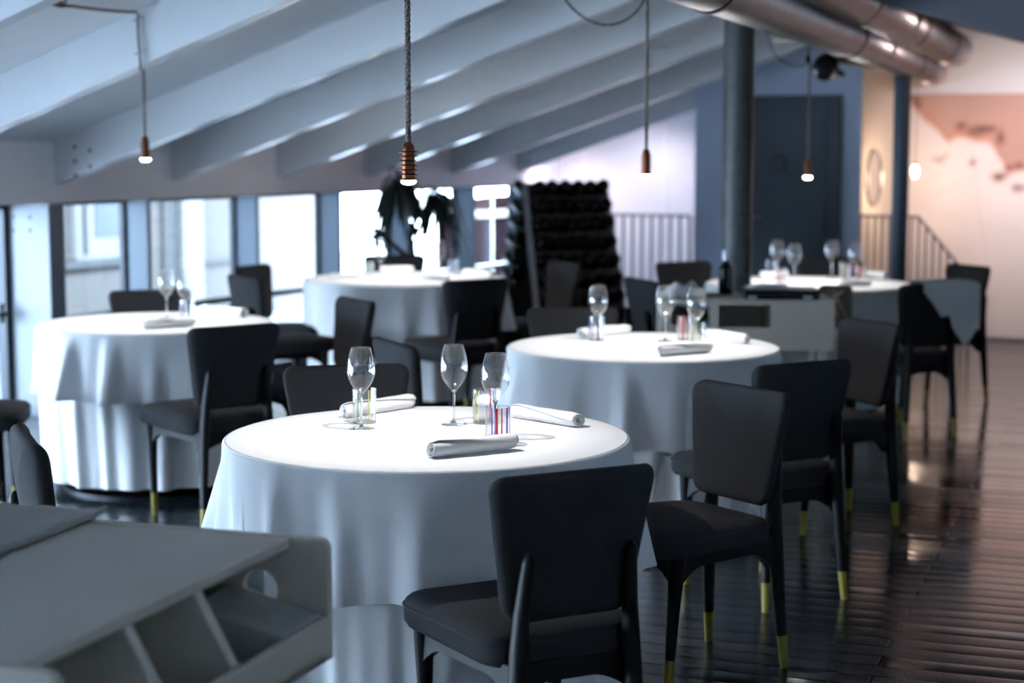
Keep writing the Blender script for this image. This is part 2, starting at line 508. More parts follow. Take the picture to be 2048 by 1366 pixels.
# rafters
def rafter(s, p0, p1, w=0.085, label='', group=None):
    z0b = (roof_z(p0) - 0.243); z1b = (roof_z(p1) - 0.243)
    h = 0.243
    mb = MB()
    vs = [(p0, s - w / 2, z0b), (p1, s - w / 2, z1b), (p1, s - w / 2, z1b + h), (p0, s - w / 2, z0b + h)]
    vs += [(p, s + w / 2, z) for p, _, z in vs]
    fs = [(0, 3, 2, 1), (4, 5, 6, 7), (0, 1, 5, 4), (3, 7, 6, 2), (0, 4, 7, 3), (1, 2, 6, 5)]
    # order keeps normals outward
    mb.add(vs, fs)
    return mb
RAFT = [-6.1, -4.9, -3.68, -2.454, -1.02, 0.048, 1.197, 2.347, 3.643, 4.85]
n_trim = 2
for i, s in enumerate(RAFT):
    r = struct(room(rafter(s, 0.0, RIDGE), 'trim_%d' % n_trim, 'white_paint', smooth=False, bevel=0.003)); n_trim += 1
    if s == -1.02:
        mb = MB()
        for bp, bz in ((0.16, 1.56), (0.27, 1.54), (0.16, 1.48), (0.27, 1.45), (0.16, 1.40)):
            mb.tube([(bp, s - 0.046, bz), (bp, s - 0.03, bz)], 0.011, 10)
        for b in [mb]:
            o = b.build('bolts', 'bolt', r)
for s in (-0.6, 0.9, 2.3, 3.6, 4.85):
    struct(room(rafter(s, RIDGE, 5.6), 'trim_%d' % n_trim, 'shaded_board', smooth=False, bevel=0.003)); n_trim += 1
# corner post under the second rafter, with bolts
po = struct(room(MB().box(-0.35, 0.0, -1.115, -0.985, 0, 1.239), 'trim_%d' % n_trim, 'post_paint', smooth=False, bevel=0.003)); n_trim += 1
mb = MB()
for px, py in ((27, 434), (60, 434), (27, 461), (60, 461)):
    r = at_s(px, py, -1.115)
    mb.tube([(r[0], -1.122, r[1]), (r[0], -1.11, r[1])], 0.009, 10)
mb.build('bolts', 'bolt', po)

# windows: full height glazing between mullions with a dark transom
MS = [-0.22, 0.925, 1.957, 2.95, 4.01, 5.04]
edges = [-0.985] + MS + [S1]
w = 1
ZS = 0.544
def window(s0, s1, num, left_open=False, door=False):
    fr = MB()
    # frame bars, dark outer line and grey blue mullion on the far side
    fr.box(-0.20, -0.165, s0, s0 + 0.03, 0.02, 1.239, 1)
    fr.box(-0.20, -0.165, s1 - 0.045, s1 - 0.015, 0.02, 1.239, 1)
    fr.box(-0.20, -0.165, s0, s1, 1.215, 1.239, 1)
    fr.box(-0.22, -0.15, s0, s1, 0.0, 0.05, 1)
    if not door: fr.box(-0.205, -0.13, s0, s1, ZS - 0.022, ZS + 0.012, 1)
    fr.box(-0.19, 0.0, s1 - 0.017, s1 + 0.017, 0.0, 1.239, 0)
    o = struct(room(fr, 'window_%d' % num, ['frame', 'frame_dark'], smooth=False))
    pn = MB().box(-0.187, -0.181, s0 + 0.02, s1 - 0.02, 0.04, 1.22)
    pn.build('pane', 'window_glass', o, smooth=False)
    return o
for k in range(len(edges) - 1):
    window(edges[k], edges[k + 1], w); w += 1
# glazed door and more glazing to the left of the corner post
prev = -1.5
o = struct(room(MB().box(-0.36, -0.30, -1.16, -1.115, 0.02, 1.239, 0).box(-0.36, -0.30, -2.3, -2.25, 0.02, 1.239, 0)
                .box(-0.36, -0.30, -2.3, -1.115, 0.0, 0.06, 0).box(-0.36, -0.30, -2.3, -1.115, 1.2, 1.239, 0), 'door_1', 'frame_dark', smooth=False))
MB().box(-0.335, -0.328, -2.26, -1.15, 0.05, 1.21).build('pane', 'window_glass', o, smooth=False)
mb = MB().tube([(-0.30, -1.20, 0.60), (-0.25, -1.20, 0.60), (-0.25, -1.32, 0.60)], 0.011, 8).box(-0.30, -0.288, -1.215, -1.185, 0.55, 0.66)
mb.build('door_handle', 'black_metal', o)
for s0, s1 in ((-3.5, -2.3), (-4.7, -3.5), (-5.9, -4.7), (-7.1, -5.9), (-8.3, -7.1), (-9.5, -8.3), (-10.5, -9.5)):
    window(s0, s1, w); w += 1

# door wall: grey blue volume in front of the gable
PV0, PV1, SV = 1.656, 3.057, 4.76
mb = MB()
def slab_poly(p0, p1, s0, s1, zt0, zt1, zb=0.0):
    vs = [(p0, s0, zb), (p1, s0, zb), (p1, s1, zb), (p0, s1, zb), (p0, s0, zt0), (p1, s0, zt1), (p1, s1, zt1), (p0, s1, zt0)]
    return vs, [(0, 3, 2, 1), (4, 5, 6, 7), (0, 1, 5, 4), (2, 3, 7, 6), (1, 2, 6, 5), (3, 0, 4, 7)]
vs, fs = slab_poly(PV0, PV1 - 0.012, SV, S1, roof_z(PV0), roof_z(PV1))
mb.add(vs, fs)
struct(room(mb, 'wall_front', 'blue_wall', smooth=False))
vs, fs = slab_poly(PV1 - 0.012, PV1, SV + 0.0, S1, roof_z(PV1), roof_z(PV1))
struct(room(MB().add(vs, fs), 'wall_side', 'warm_wall', smooth=False))
# door in it
DL, DR, DT = 2.11, 2.895, 1.975
d = struct(room(MB().box(DL, DR, SV - 0.035, SV - 0.001, 0, DT), 'door_2', 'door', smooth=False, bevel=0.004))
mb = MB().box(DR - 0.13, DR - 0.115, SV - 0.045, SV - 0.03, 0.02, DT - 0.06).box(DL + 0.02, DR - 0.115, SV - 0.045, SV - 0.03, DT - 0.075, DT - 0.06)
mb.build('door_moulding', 'door', d, smooth=False)
pc = at_s(1558, 328, SV)
MB().lathe([(0.0, 0), (0.078, 0), (0.078, 0.012), (0.066, 0.016), (0.0, 0.006)], 40,
           mat=Matrix.Translation((pc[0], SV - 0.035, pc[1])) @ Matrix.Rotation(PI / 2, 4, 'X')).build('porthole', 'frame_dark', d)
MB().tube([(DL + 0.06, SV - 0.035, 1.0), (DL + 0.06, SV - 0.09, 1.0), (DL + 0.17, SV - 0.09, 1.0)], 0.01, 8).build('door_handle', 'steel', d)

# vertical seams on the gable: thin cover strips
mb = MB()
for px in (985, 1036, 1092, 1170, 1331):
    p, _ = at_s(px, 350, S1)
    mb.box(p - 0.006, p + 0.006, S1 - 0.008, S1, 0, roof_z(max(p, 0)) - 0.01)
struct(room(mb, 'trim_%d' % n_trim, 'header', smooth=False)); n_trim += 1

# ------------------------------------------------------------------ mural on the gable
curve_px = [(85, 165), (110, 240), (150, 300), (200, 365), (260, 400), (300, 425), (340, 470), (370, 520), (405, 555), (440, 530), (480, 508), (540, 503),
            (590, 525), (640, 545), (700, 530), (745, 545), (780, 590), (810, 650), (850, 710), (885, 780), (930, 800), (980, 785), (1050, 770),
            (1120, 820), (1200, 900), (1300, 940), (1500, 900), (1800, 1000), (2400, 900)]
curve = [at_s(1800 + x / 4.14, 150 + y / 4.14, S1) for x, y in curve_px]
blot_px = [(130, 190, 26, 30, .8), (150, 240, 26, 25, .8), (510, 425, 32, 26, 1.0), (620, 470, 45, 28, 1.0), (690, 450, 60, 26, 1.2), (760, 445, 30, 18, .8), (835, 520, 26, 42, 1.0),
           (910, 770, 30, 18, .9), (990, 750, 28, 22, 1.0), (820, 845, 34, 24, 1.2), (880, 825, 20, 14, .6), (970, 935, 26, 22, .9), (1020, 935, 22, 18, .6),
           (605, 725, 20, 22, .7), (335, 705, 24, 20, .5), (285, 695, 16, 16, .3), (385, 670, 18, 14, .35)]
blots = []
for x, y, a, b, k in blot_px:
    p, z = at_s(1800 + x / 4.14, 150 + y / 4.14, S1)
    blots.append((p, z, a / 4.14 / 228 * 0.93, b / 4.14 * 14.3 / 3500, k))
def curve_z(p):
    for (p0, z0), (p1, z1) in zip(curve, curve[1:]):
        if p0 <= p <= p1: return z0 + (z1 - z0) * (p - p0) / max(p1 - p0, 1e-6)
    return curve[0][1] + 1 if p < curve[0][0] else curve[-1][1]
def build_mural():
    p0, p1, z0, z1 = PV1 + 0.13, 7.2, 0.02, at_s(1950, 188, S1)[1]
    nx, nz = 440, 200
    vs = [(p0 + (p1 - p0) * i / nx, S1 - 0.012, z0 + (z1 - z0) * j / nz) for j in range(nz + 1) for i in range(nx + 1)]
    fs = [(j * (nx + 1) + i, j * (nx + 1) + i + 1, (j + 1) * (nx + 1) + i + 1, (j + 1) * (nx + 1) + i) for j in range(nz) for i in range(nx)]
    mb = MB().add(vs, fs)
    o = room(mb, 'wall_mural', 'mural', smooth=False, solid=0.006)
    at = o.data.color_attributes.new('paint', 'FLOAT_COLOR', 'POINT')
    rnd = random.Random(5)
    from mathutils import noise
    base = (0.84, 0.77, 0.76); sal = (0.58, 0.35, 0.29); edge = (0.66, 0.28, 0.19); dark = (0.16, 0.085, 0.08)
    buf = []
    for (p, s, z) in vs:
        nn = noise.noise(Vector((p * 9, z * 9, 1.3))) * 0.018 + noise.noise(Vector((p * 30, z * 30, 7))) * 0.006
        dd = z - curve_z(p) + nn
        t = min(1, max(0, dd / 0.03 + 0.5))
        c = [base[k] * (1 - t) + sal[k] * t for k in range(3)]
        e = math.exp(-((dd - 0.01) / 0.035) ** 2) * 0.6
        c = [c[k] * (1 - e) + edge[k] * e for k in range(3)]
        g = 1 + 0.06 * noise.noise(Vector((p * 3, z * 3, 4)))
        for bp, bz, ba, bb, bk in blots:
            q = ((p - bp) / ba) ** 2 + ((z - bz) / bb) ** 2 + nn * 12
            if q < 9:
                e2 = min(1, math.exp(-q * 0.55) * bk * 0.85)
                e3 = min(1, math.exp(-q * 0.25) * bk * 0.35)
                c = [c[k] * (1 - e3) + edge[k] * e3 for k in range(3)]
                c = [c[k] * (1 - e2) + dark[k] * e2 for k in range(3)]
        # faint grey survey lines
        for A, B, Cc in ((0.25, 1, -1.9), (-0.6, 1, 0.9), (1, 0.15, -3.95)):
            if abs(A * p + B * z + Cc) < 0.006: c = [x * 0.93 for x in c]
        buf += [c[0] * g, c[1] * g, c[2] * g, 1]
    at.data.foreach_set('color', buf)
    struct(o)
build_mural()

# round mirror on the warm side wall
ms, mz = at_p(1746, 356, PV1)
t = thing('wall_mirror', 'round wall mirror on the narrow warm-lit wall beside the blue column', 'mirror', W(PV1, ms, mz), RROT)
mt = Matrix.Rotation(PI / 2, 4, 'Y')
MB().lathe([(0.0, 0.006), (0.205, 0.006), (0.215, 0.012), (0.0, 0.0121)], 48, mat=mt).build('mirror_glass', 'mirror', t)
MB().lathe([(0.205, 0.0), (0.222, 0.0), (0.224, 0.02), (0.212, 0.024), (0.205, 0.014)], 48, mat=mt, close=False).build('rim', 'rim', t)

# ------------------------------------------------------------------ railings
def railing(name, label, a, b, z, n, flat_to=None, drop=None, matn='rail', group='steel railings in front of the gable wall'):
    a = Vector(a); b = Vector(b)
    L = (b - a).length; ang = math.atan2(b.y - a.y, b.x - a.x)
    t = thing(name, label, 'railing', (a.x, a.y, 0), ang, group)
    mb = MB().box(0, L, -0.02, 0.02, z - 0.02, z)
    if drop:
        L2, dz = drop
        mb.rings([[(L - 0.005, -0.02, z - 0.02), (L - 0.005, 0.02, z - 0.02), (L - 0.005, 0.02, z), (L - 0.005, -0.02, z)],
                  [(L + L2, -0.02, z - dz - 0.02), (L + L2, 0.02, z - dz - 0.02), (L + L2, 0.02, z - dz), (L + L2, -0.02, z - dz)]])
    mb.build('handrail', matn, t, smooth=False)
    for k in range(n + 1):
        x = L * k / n
        mb = MB().box(max(0, x - 0.007), x + 0.007, -0.015, 0.015, 0, z - 0.019)
        mb.build('baluster', matn, t, smooth=False)
    if drop:
        m = int(L2 / (L / n))
        for k in range(1, m + 1):
            x = L + (L / n) * k
            zz = z - dz * (x - L) / L2
            MB().box(x - 0.007, x + 0.007, -0.015, 0.015, 0, zz - 0.019).build('baluster', matn, t, smooth=False)
    return t
a = at_z(1150, 428, 1.0); 
pa = W(0.55, 4.62, 0); pb = W(1.62, 4.62, 0)
zr = 1.0
railing('stair_railing', 'level steel railing between the bottle rack and the grey blue door wall', W(0.45, 4.70), W(1.64, 4.70), at_s(1300, 428, 4.70)[1], 14)
zr2 = at_s(1780, 430, 4.72)[1]
pr0, _ = at_s(1722, 430, 4.72); pr1, _ = at_s(1838, 430, 4.72); pr2, zr3 = at_s(1950, 566, 4.72)
railing('stair_railing', 'steel railing sloping down to the right below the mural', W(pr0, 4.72), W(pr1, 4.72), zr2, 8, drop=(pr2 - pr1, zr2 - zr3))

# ------------------------------------------------------------------ outside: terrace, facade, far building
struct(room(MB().box(-9, -0.35, -12, -3.6, -0.35, -0.15), 'floor_terrace', 'terrace', smooth=False))
struct(room(MB().box(-9, -0.35, -3.6, 24, -0.35, -0.15), 'floor_alley', 'alley', smooth=False))
PF = -2.7
def fac(px, py): return at_p(px, py, PF)
fb = thing('facade_building', 'pale rendered house facade seen across the terrace through the left windows', 'building', W(PF, 0, 0), RROT)
sE, _ = fac(640, 450)
sA = -3.6
MB().box(-0.3, 0, sA, sE, -0.3, 2.2).build('wall', 'facade', fb, smooth=False)
MB().box(-0.4, 2.1, sA - 0.2, sE + 0.2, 2.2, 2.3).build('added_sky_cover', 'facade_white', fb, smooth=False)  # unseen cover added to keep sky light off the facade
# bands seen through the second window
def fband(px0, px1, z0, z1, mat, name, out=0.03):
    a, _ = fac(px0, 450); b, _ = fac(px1, 450)
    return MB().box(0.0, out, a, b, z0, z1).build(name, mat, fb, smooth=False, bevel=0.004)
fband(322, 350, -0.2, 2.9, 'facade_grey', 'grey_band')
fband(352, 392, -0.2, 2.9, 'facade_white', 'corner_pilaster', 0.08)
fband(392, 470, fac(430, 524)[1] - 0.02, fac(430, 520)[1], 'facade_grey', 'ledge', 0.04)
fw0, _ = fac(140, 450); fw1, _ = fac(268, 450); wz0 = fac(200, 518)[1]
f = MB().box(0, 0.07, fw0, fw1, wz0, 1.9).build('window_surround', 'facade_white', fb, smooth=False, bevel=0.01)
a_, _ = fac(176, 450); b_, _ = fac(231, 450); zz = fac(200, 474)[1]
MB().box(0.066, 0.078, a_, b_, zz, 1.75).build('pane', 'facade_pane', f, smooth=False)
c_, _ = fac(152, 450); d_, _ = fac(258, 450)
MB().box(0.07, 0.10, c_, c_ + 0.03, wz0 + 0.05, 1.85).box(0.07, 0.10, d_ - 0.03, d_, wz0 + 0.05, 1.85).build('window_frame', 'facade_grey', f, smooth=False)
MB().box(0, 0.10, max(sA, fw0 - 0.4), fw1 + 0.02, wz0 - 0.05, wz0).build('window_sill', 'facade_grey', f, smooth=False)
MB().box(-0.02, 0.12, sA, sE, -0.15, 0.0).build('plinth', 'facade_white', fb, smooth=False)

# far building with vaulted roof, seen left of the rack
PB = -3.2
def far(px, py): return at_p(px, py, PB)
bb = thing('vaulted_building', 'brown building with arched roof outside the last window', 'building', W(PB, 0, 0), RROT)
s0, zl = far(958, 426); s1, _ = far(1110, 426)
_, ztop = far(1025, 398)
cx_ = s1; rx = s1 - s0 - 0.15
prof = [(cx_ - rx * math.cos(PI * k / 24), zl + (ztop - zl) * 1.15 * math.sin(PI * k / 24)) for k in range(25)]
mb = MB()
vs = [(0.0, s, z) for s, z in prof] + [(-0.7, s, z) for s, z in prof]
n = 25
mb.add(vs, [tuple(range(n)), tuple(reversed(range(n, 2 * n)))] + [(k, n + k, n + k + 1, k + 1) for k in range(n - 1)] + [(n - 1, 2 * n - 1, n, 0)])
mb.build('vault_roof', 'brown_roof', bb)
MB().box(-0.7, 0.12, s0 - 0.1, s1 + rx, zl - 0.05, zl + 0.02).build('cornice', 'facade', bb, smooth=False)
wl = MB()
wl.box(-0.6, 0, s0, s1 + rx, -0.3, zl - 0.05).build('wall', 'brown_wall', bb, smooth=False)
st = MB()
k = 0
x = s0 + 0.1
while x < s1 + rx - 0.3:
    st.box(0, 0.03, x, x + 0.22, -0.2, zl - 0.05); x += 0.62
st.build('pale_strips', 'lavender', bb, smooth=False)
# soffit strip visible at top of window bays 3 and 4
# ------------------------------------------------------------------ ceiling items: columns, ducts
def column(name, label, x, y, r, mat, ztop):
    t = thing(name, label, 'column', (x, y, 0), 0)
    MB().lathe([(r, 0.012), (r, ztop)], 40).build('shaft', mat, t)
    MB().lathe([(r + 0.05, 0), (r + 0.05, 0.012), (r, 0.014)], 40).build('foot_plate', mat, t)
    return t
column('steel_column', 'thick mottled grey steel column rising behind the rear service trolley', 1.225, 9.55, 0.083, 'column', 2.44)
column('steel_column', 'slim dark blue steel column near the mural wall', 2.775, 12.55, 0.059, 'column_blue', 2.2)

def duct(name, label, a, b, r, mat, rib=0.052, amp=0.009, ribbed_to=1.0):
    a = Vector(a); b = Vector(b); L = (b - a).length
    t = thing(name, label, 'duct', a, 0, 'ventilation ducts under the ridge')
    q = (b - a).to_track_quat('Z', 'Y')
    t.rotation_mode = 'QUATERNION'; t.rotation_quaternion = q
    pr = [(0.0, 0), (r, 0)]
    z = 0
    while z < L * ribbed_to:
        pr += [(r, z + rib * 0.1), (r + amp, z + rib * 0.3), (r + amp, z + rib * 0.5), (r, z + rib * 0.7)]
        z += rib
    pr += [(r, L - r * 0.3), (r * 0.96, L - r * 0.1), (r * 0.85, L), (0, L)]
    MB().lathe(pr, 40, close=False).build('pipe', mat, t, angle=30)
    for zz in (L * 0.34, L * 0.62, L * 0.86):
        MB().lathe([(r + 0.001, zz), (r + 0.014, zz), (r + 0.014, zz + 0.05), (r + 0.001, zz + 0.05)], 40, close=False).build('clamp_ring', 'black_metal', t, smooth=False)
    return t
def dpt(px, py, y): return at_y(px, py, y)
A1 = dpt(1868, 142, 14.35); A0 = dpt(1560, 18, 8.2); A0 = A0 + (A0 - A1) * 0.85
duct('ventilation_duct', 'lower ribbed silver ventilation duct crossing the top of both columns', A0, A1, 0.112, 'duct')
B1 = dpt(1910, 100, 14.3); B0 = dpt(1660, -30, 8.9); B0 = B0 + (B0 - B1) * 0.3
duct('ventilation_duct', 'upper ribbed silver ventilation duct ending against the pink gable wall', B0, B1, 0.132, 'duct')
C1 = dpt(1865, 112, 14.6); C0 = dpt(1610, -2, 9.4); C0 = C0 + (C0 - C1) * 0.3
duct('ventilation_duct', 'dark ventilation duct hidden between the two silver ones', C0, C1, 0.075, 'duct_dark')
# dark beam carrying ducts left end
t = thing('duct_branch', 'short silver branch pipe under the lower duct right of the thick column', 'duct', at_y(1545, 76, 11.2), 0)
MB().tube([(0, 0, 0), (0.20, 0, 0.0)], 0.035, 20).tube([(0.05, 0, 0), (0.05, 0, 0.22)], 0.012, 8).build('pipe', 'duct', t)
# spotlight on a black bar
sp = at_y(1652, 133, 12.0)
t = thing('spotlight', 'black spotlight hanging in front of the grey blue wall above the door', 'spotlight', sp, 0)
MB().lathe([(0.0, -0.09), (0.05, -0.085), (0.088, -0.05), (0.09, 0.0), (0.075, 0.05), (0.04, 0.07), (0.0, 0.075)], 28,
           mat=Matrix.Rotation(math.radians(75), 4, 'X') @ Matrix.Rotation(0.4, 4, 'Z')).build('housing', 'black_metal', t)
MB().tube([(0.03, 0, 0.0), (0.05, 0, -0.02), (0.13, 0, -0.06)], [0.05, 0.035, 0.012], 12).build('snout', 'black_metal', t)
MB().tube([(0, 0, 0.05), (0, 0, 0.13), (0.06, 0, 0.16)], 0.01, 8).build('bracket', 'black_metal', t)
pb0 = at_y(1660, 118, 12.0); pb1 = at_y(1782, 138, 12.6)
tag(MB().tube([pb0, (pb0 + pb1) / 2, pb1], 0.022, 12).build('lighting_bar', 'black_metal'), 'dark bar under the lower duct between the two columns', 'bar')

# ------------------------------------------------------------------ ropes and pendant lamps
def twisted(pts, r=0.0078, pitch=0.045, strands=3, mb=None, step=0.006):
    """three-strand rope along a polyline"""
    pts = [Vector(p) for p in pts]
    seg = [(pts[i + 1] - pts[i]).length for i in range(len(pts) - 1)]
    L = sum(seg); n = max(4, int(L / step))
    P = []
    for k in range(n + 1):
        d = L * k / n; i = 0
        while i < len(seg) - 1 and d > seg[i]: d -= seg[i]; i += 1
        P.append(pts[i] + (pts[i + 1] - pts[i]) * min(1, d / seg[i]))
    mb = mb or MB()
    u = None; fr = []
    for i, p in enumerate(P):
        t = (P[min(i + 1, n)] - P[max(i - 1, 0)]).normalized()
        if u is None:
            ref = Vector((1, 0, 0)) if abs(t.x) < 0.9 else Vector((0, 1, 0)); u = ref
        u = (u - t * u.dot(t)).normalized()
        fr.append((p, u.copy(), t.cross(u)))
    for q in range(strands):
        line = []
        for i, (p, a, b) in enumerate(fr):
            ang = 2 * PI * (q / strands + (L * i / n) / pitch)
            line.append(p + a * (r * 0.48 * math.cos(ang)) + b * (r * 0.48 * math.sin(ang)))
        mb.tube(line, r * 0.56, 6)
    return mb
def smooth_pts(pts, n=8):
    pts = [Vector(p) for p in pts]; out = []
    for i in range(len(pts) - 1):
        p0 = pts[max(i - 1, 0)]; p1 = pts[i]; p2 = pts[i + 1]; p3 = pts[min(i + 2, len(pts) - 1)]
        for k in range(n):
            t = k / n
            out.append(0.5 * ((2 * p1) + (p2 - p0) * t + (2 * p0 - 5 * p1 + 4 * p2 - p3) * t * t + (3 * p1 - p0 - 3 * p2 + p3) * t ** 3))
    out.append(pts[-1]); return out

def lamp_parts(t, s=1.0, fins=7, en=0):
    r = 0.0175 * s; h = 0.112 * s
    body = MB().lathe([(0.0, h), (0.005 * s, h), (0.0085 * s, h - 0.002), (r * 0.86, h - 0.010), (r * 0.93, h - 0.024), (r, h - 0.04),
                       (r * 1.02, 0.02), (r * 1.06, 0.006), (r * 1.04, 0.0), (r * 0.88, 0.0), (r * 0.85, 0.010), (0, 0.012)], 36)
    body.build('socket', 'copper', t)
    fb_ = MB()
    rnd = random.Random(3)
    for k in range(fins):
        z = 0.010 * s + k * (h - 0.038 * s) / (fins - 1)
        tilt = Matrix.Rotation(rnd.uniform(-0.06, 0.10), 4, 'Y')
        fb_.lathe([(r * 0.98, z + 0.0032), (r * 1.12, z + 0.002), (r * 1.50, z + 0.0002), (r * 1.50, z - 0.0008), (r * 0.98, z - 0.0012)], 32, close=False,
                  mat=Matrix.Translation((0, 0, z)) @ tilt @ Matrix.Translation((0, 0, -z)))
    fb_.build('cooling_fins', 'copper_dark', t)
    MB().lathe([(0.0, -0.007 * s), (r * 0.6, -0.0062 * s), (r * 1.05, -0.003 * s), (r * 1.27, 0.002), (r * 1.22, 0.006), (0, 0.008)], 32).build('lens', 'lamp_lens', t)
def spot(t, en, col=(1.0, 0.97, 0.93), ang=150, blend=1.0):
    l = bpy.data.lights.new('lamp_light', 'SPOT'); l.energy = en; l.color = col
    l.spot_size = math.radians(ang); l.spot_blend = blend; l.shadow_soft_size = 0.012
    o = bpy.data.objects.new('lamp_light', l); C.objects.link(o); o.parent = t; o.location = (0, 0, -0.024)
LAMP_W = 12
LAMPS = [  # name, x, y, z of lens, top of rope z, label
    (-0.285, 4.84, 1.454, 2.40, 'copper ribbed pendant lamp on rope over the nearest table, largest of the pendants', 1.0),
    (0.540, 7.08, 1.438, 2.45, 'copper pendant lamp on rope over the middle right table', 0.98),
    (-1.679, 8.06, 1.497, 1.97, 'copper pendant lamp on pulley and rope over the left window table', 1.0),
    (1.758, 10.45, 1.378, 2.08, 'copper pendant lamp in front of the slate door, over the far right table', 1.0),
    (-0.640, 10.84, 1.40, 2.42, 'pendant lamp over the far table by the plant, behind the nearest lamp', 1.0)]
for i, (x, y, z, zt, lab, sc_) in enumerate(LAMPS):
    t = thing('pendant_lamp', lab, 'lamp', (x, y, z), 0.4 * i, 'copper pendant lamps on ropes')
    lamp_parts(t, sc_)
    rp = [(0, 0, 0.110), (0, 0, zt - z)]
    twisted(rp, 0.0082 if i == 0 else 0.0075, mb=None, step=0.004 if i == 0 else 0.009).build('rope', 'rope', t)
    spot(t, LAMP_W)

# pulley, hook and rope run of the left lamp
t = thing('pulley', 'black pulley block hanging from the rafter above the left window table', 'pulley', (-1.679, 8.06, 1.955), 0)
MB().box(-0.016, 0.016, -0.012, 0.012, -0.035, 0.022).tube([(0, -0.014, -0.01), (0, 0.014, -0.01)], 0.02, 16).build('block', 'black_metal', t, bevel=0.004)
MB().tube(smooth_pts([(0, 0, 0.02), (0.008, 0, 0.032), (0.0, 0, 0.045), (-0.008, 0, 0.05), (0.0, 0.02, 0.075), (0, 0.05, 0.10)]), 0.004, 8).build('hook', 'steel', t)
sq = -2.454 - 0.06
def rafpt(px, py):
    p, z = at_s(px, py, sq); return W(p, sq, z)
run = [rafpt(x_, y_) for x_, y_ in ((276, 28), (276, 60), (279, 100), (281, 128))] 
end_ = Vector((-1.679, 8.06, 1.945))
run2 = run + [run[-1] * 0.5 + end_ * 0.5 + Vector((-0.01, 0, -0.03)), end_ + Vector((-0.012, 0, -0.035))]
tag(twisted(smooth_pts(run2), 0.0075, step=0.01).build('hanging_rope', 'rope'), 'rope clipped down the rafter side to the pulley at upper left', 'rope')
# rope running under the roof boards to the left
def decpt(px, py):
    r = ray(px, py)  # roof plane: z = ZT0 + RS * p  (18 mm below it)
    o = Vector((0, 0, EYE)); pn = lambda q: (q - O0).dot(NP)
    lo, hi = 2.0, 14.0
    for _ in range(40):
        mid = (lo + hi) / 2; q = o + r * mid
        if q.z < ZT0 + RS * pn(q) - 0.02: lo = mid
        else: hi = mid
    return o + r * lo
run = [decpt(x_, y_) for x_, y_ in ((274, 24), (230, 22), (180, 17), (140, 12), (120, 12), (105, 8), (96, 2), (94, -12), (110, -20))]
run += [decpt(x_, y_) for x_, y_ in ((128, -8), (130, 4), (112, 6), (100, -4))]
tag(twisted(smooth_pts(run), 0.009, step=0.012).build('ceiling_rope', 'rope'), 'dark rope coiled and run along the roof boards at the upper left corner', 'rope')
for (px, py) in ((277, 38), (280, 105)):
    q = rafpt(px, py)
    tag(MB().tube([q + NP * -0.03 + Vector((0, 0, -0.008)), q - NS * 0.012, q + NP * 0.03 + Vector((0, 0, 0.008))], 0.004, 8).build('cable_clip', 'steel'),
        ('upper' if py < 60 else 'lower') + ' metal clip holding the rope on the rafter side', 'clip')
# swag of rope at the top centre right
pts = [at_y(px, py, 7.12) for px, py in ((1108, -40), (1122, -16), (1137, 8), (1158, 28), (1185, 44), (1215, 50), (1245, 43), (1270, 26), (1287, 2), (1293, -30))]
tag(twisted(smooth_pts(pts), 0.0065, step=0.008).build('rope_swag', 'rope'), 'rope hanging in a loop at the top beside the middle right pendant', 'rope')
# cables and hook of the lamp before the door
pts = [at_y(px, py, 10.47) for px, py in ((1530, 60), (1540, 86), (1550, 108), (1570, 126), (1592, 133), (1612, 131))]
tag(MB().tube(smooth_pts(pts), 0.006, 8).build('cable_swag', 'cable'), 'thin grey cable hanging in a loop from the ducts left of the door lamp', 'cable')
pts = [at_y(px, py, 10.47) for px, py in ((1585, 62), (1600, 80), (1612, 92), (1617, 108), (1622, 92), (1630, 76), (1640, 66))]
tag(MB().tube(smooth_pts(pts), 0.006, 8).build('cable_hanger', 'cable'), 'short cable loop carrying the lamp in front of the slate door', 'cable')
q = at_y(1616, 118, 10.45)
tag(MB().lathe([(0.0, -0.03), (0.014, -0.025), (0.017, 0.0), (0.013, 0.025), (0, 0.03)], 16).build('cable_grip', 'black_metal', loc=q), 'dark grip block at the top of the rope before the slate door', 'grip')
# bare bulb at the mural
xb = at_y(1830, 343, 13.89)
t = thing('bulb_pendant', 'bare glowing bulb on a thin wire in front of the mural', 'lamp', xb, 0)
MB().lathe([(0.0, -0.052), (0.012, -0.045), (0.024, -0.015), (0.027, 0.008), (0.022, 0.03), (0.013, 0.045), (0, 0.048)], 24).build('bulb', 'bulb', t)
MB().lathe([(0, 0.044), (0.012, 0.044), (0.011, 0.07), (0.004, 0.076), (0, 0.078)], 16).build('bulb_socket', 'copper', t)
MB().tube([(0, 0, 0.07), (0, 0, 0.95)], 0.003, 6).build('wire', 'cable', t)
add_light('bulb_light', 'POINT', (0, 0, -0.080), 3.0, (1.0, 0.72, 0.52), shadow_soft_size=0.03, parent=t)

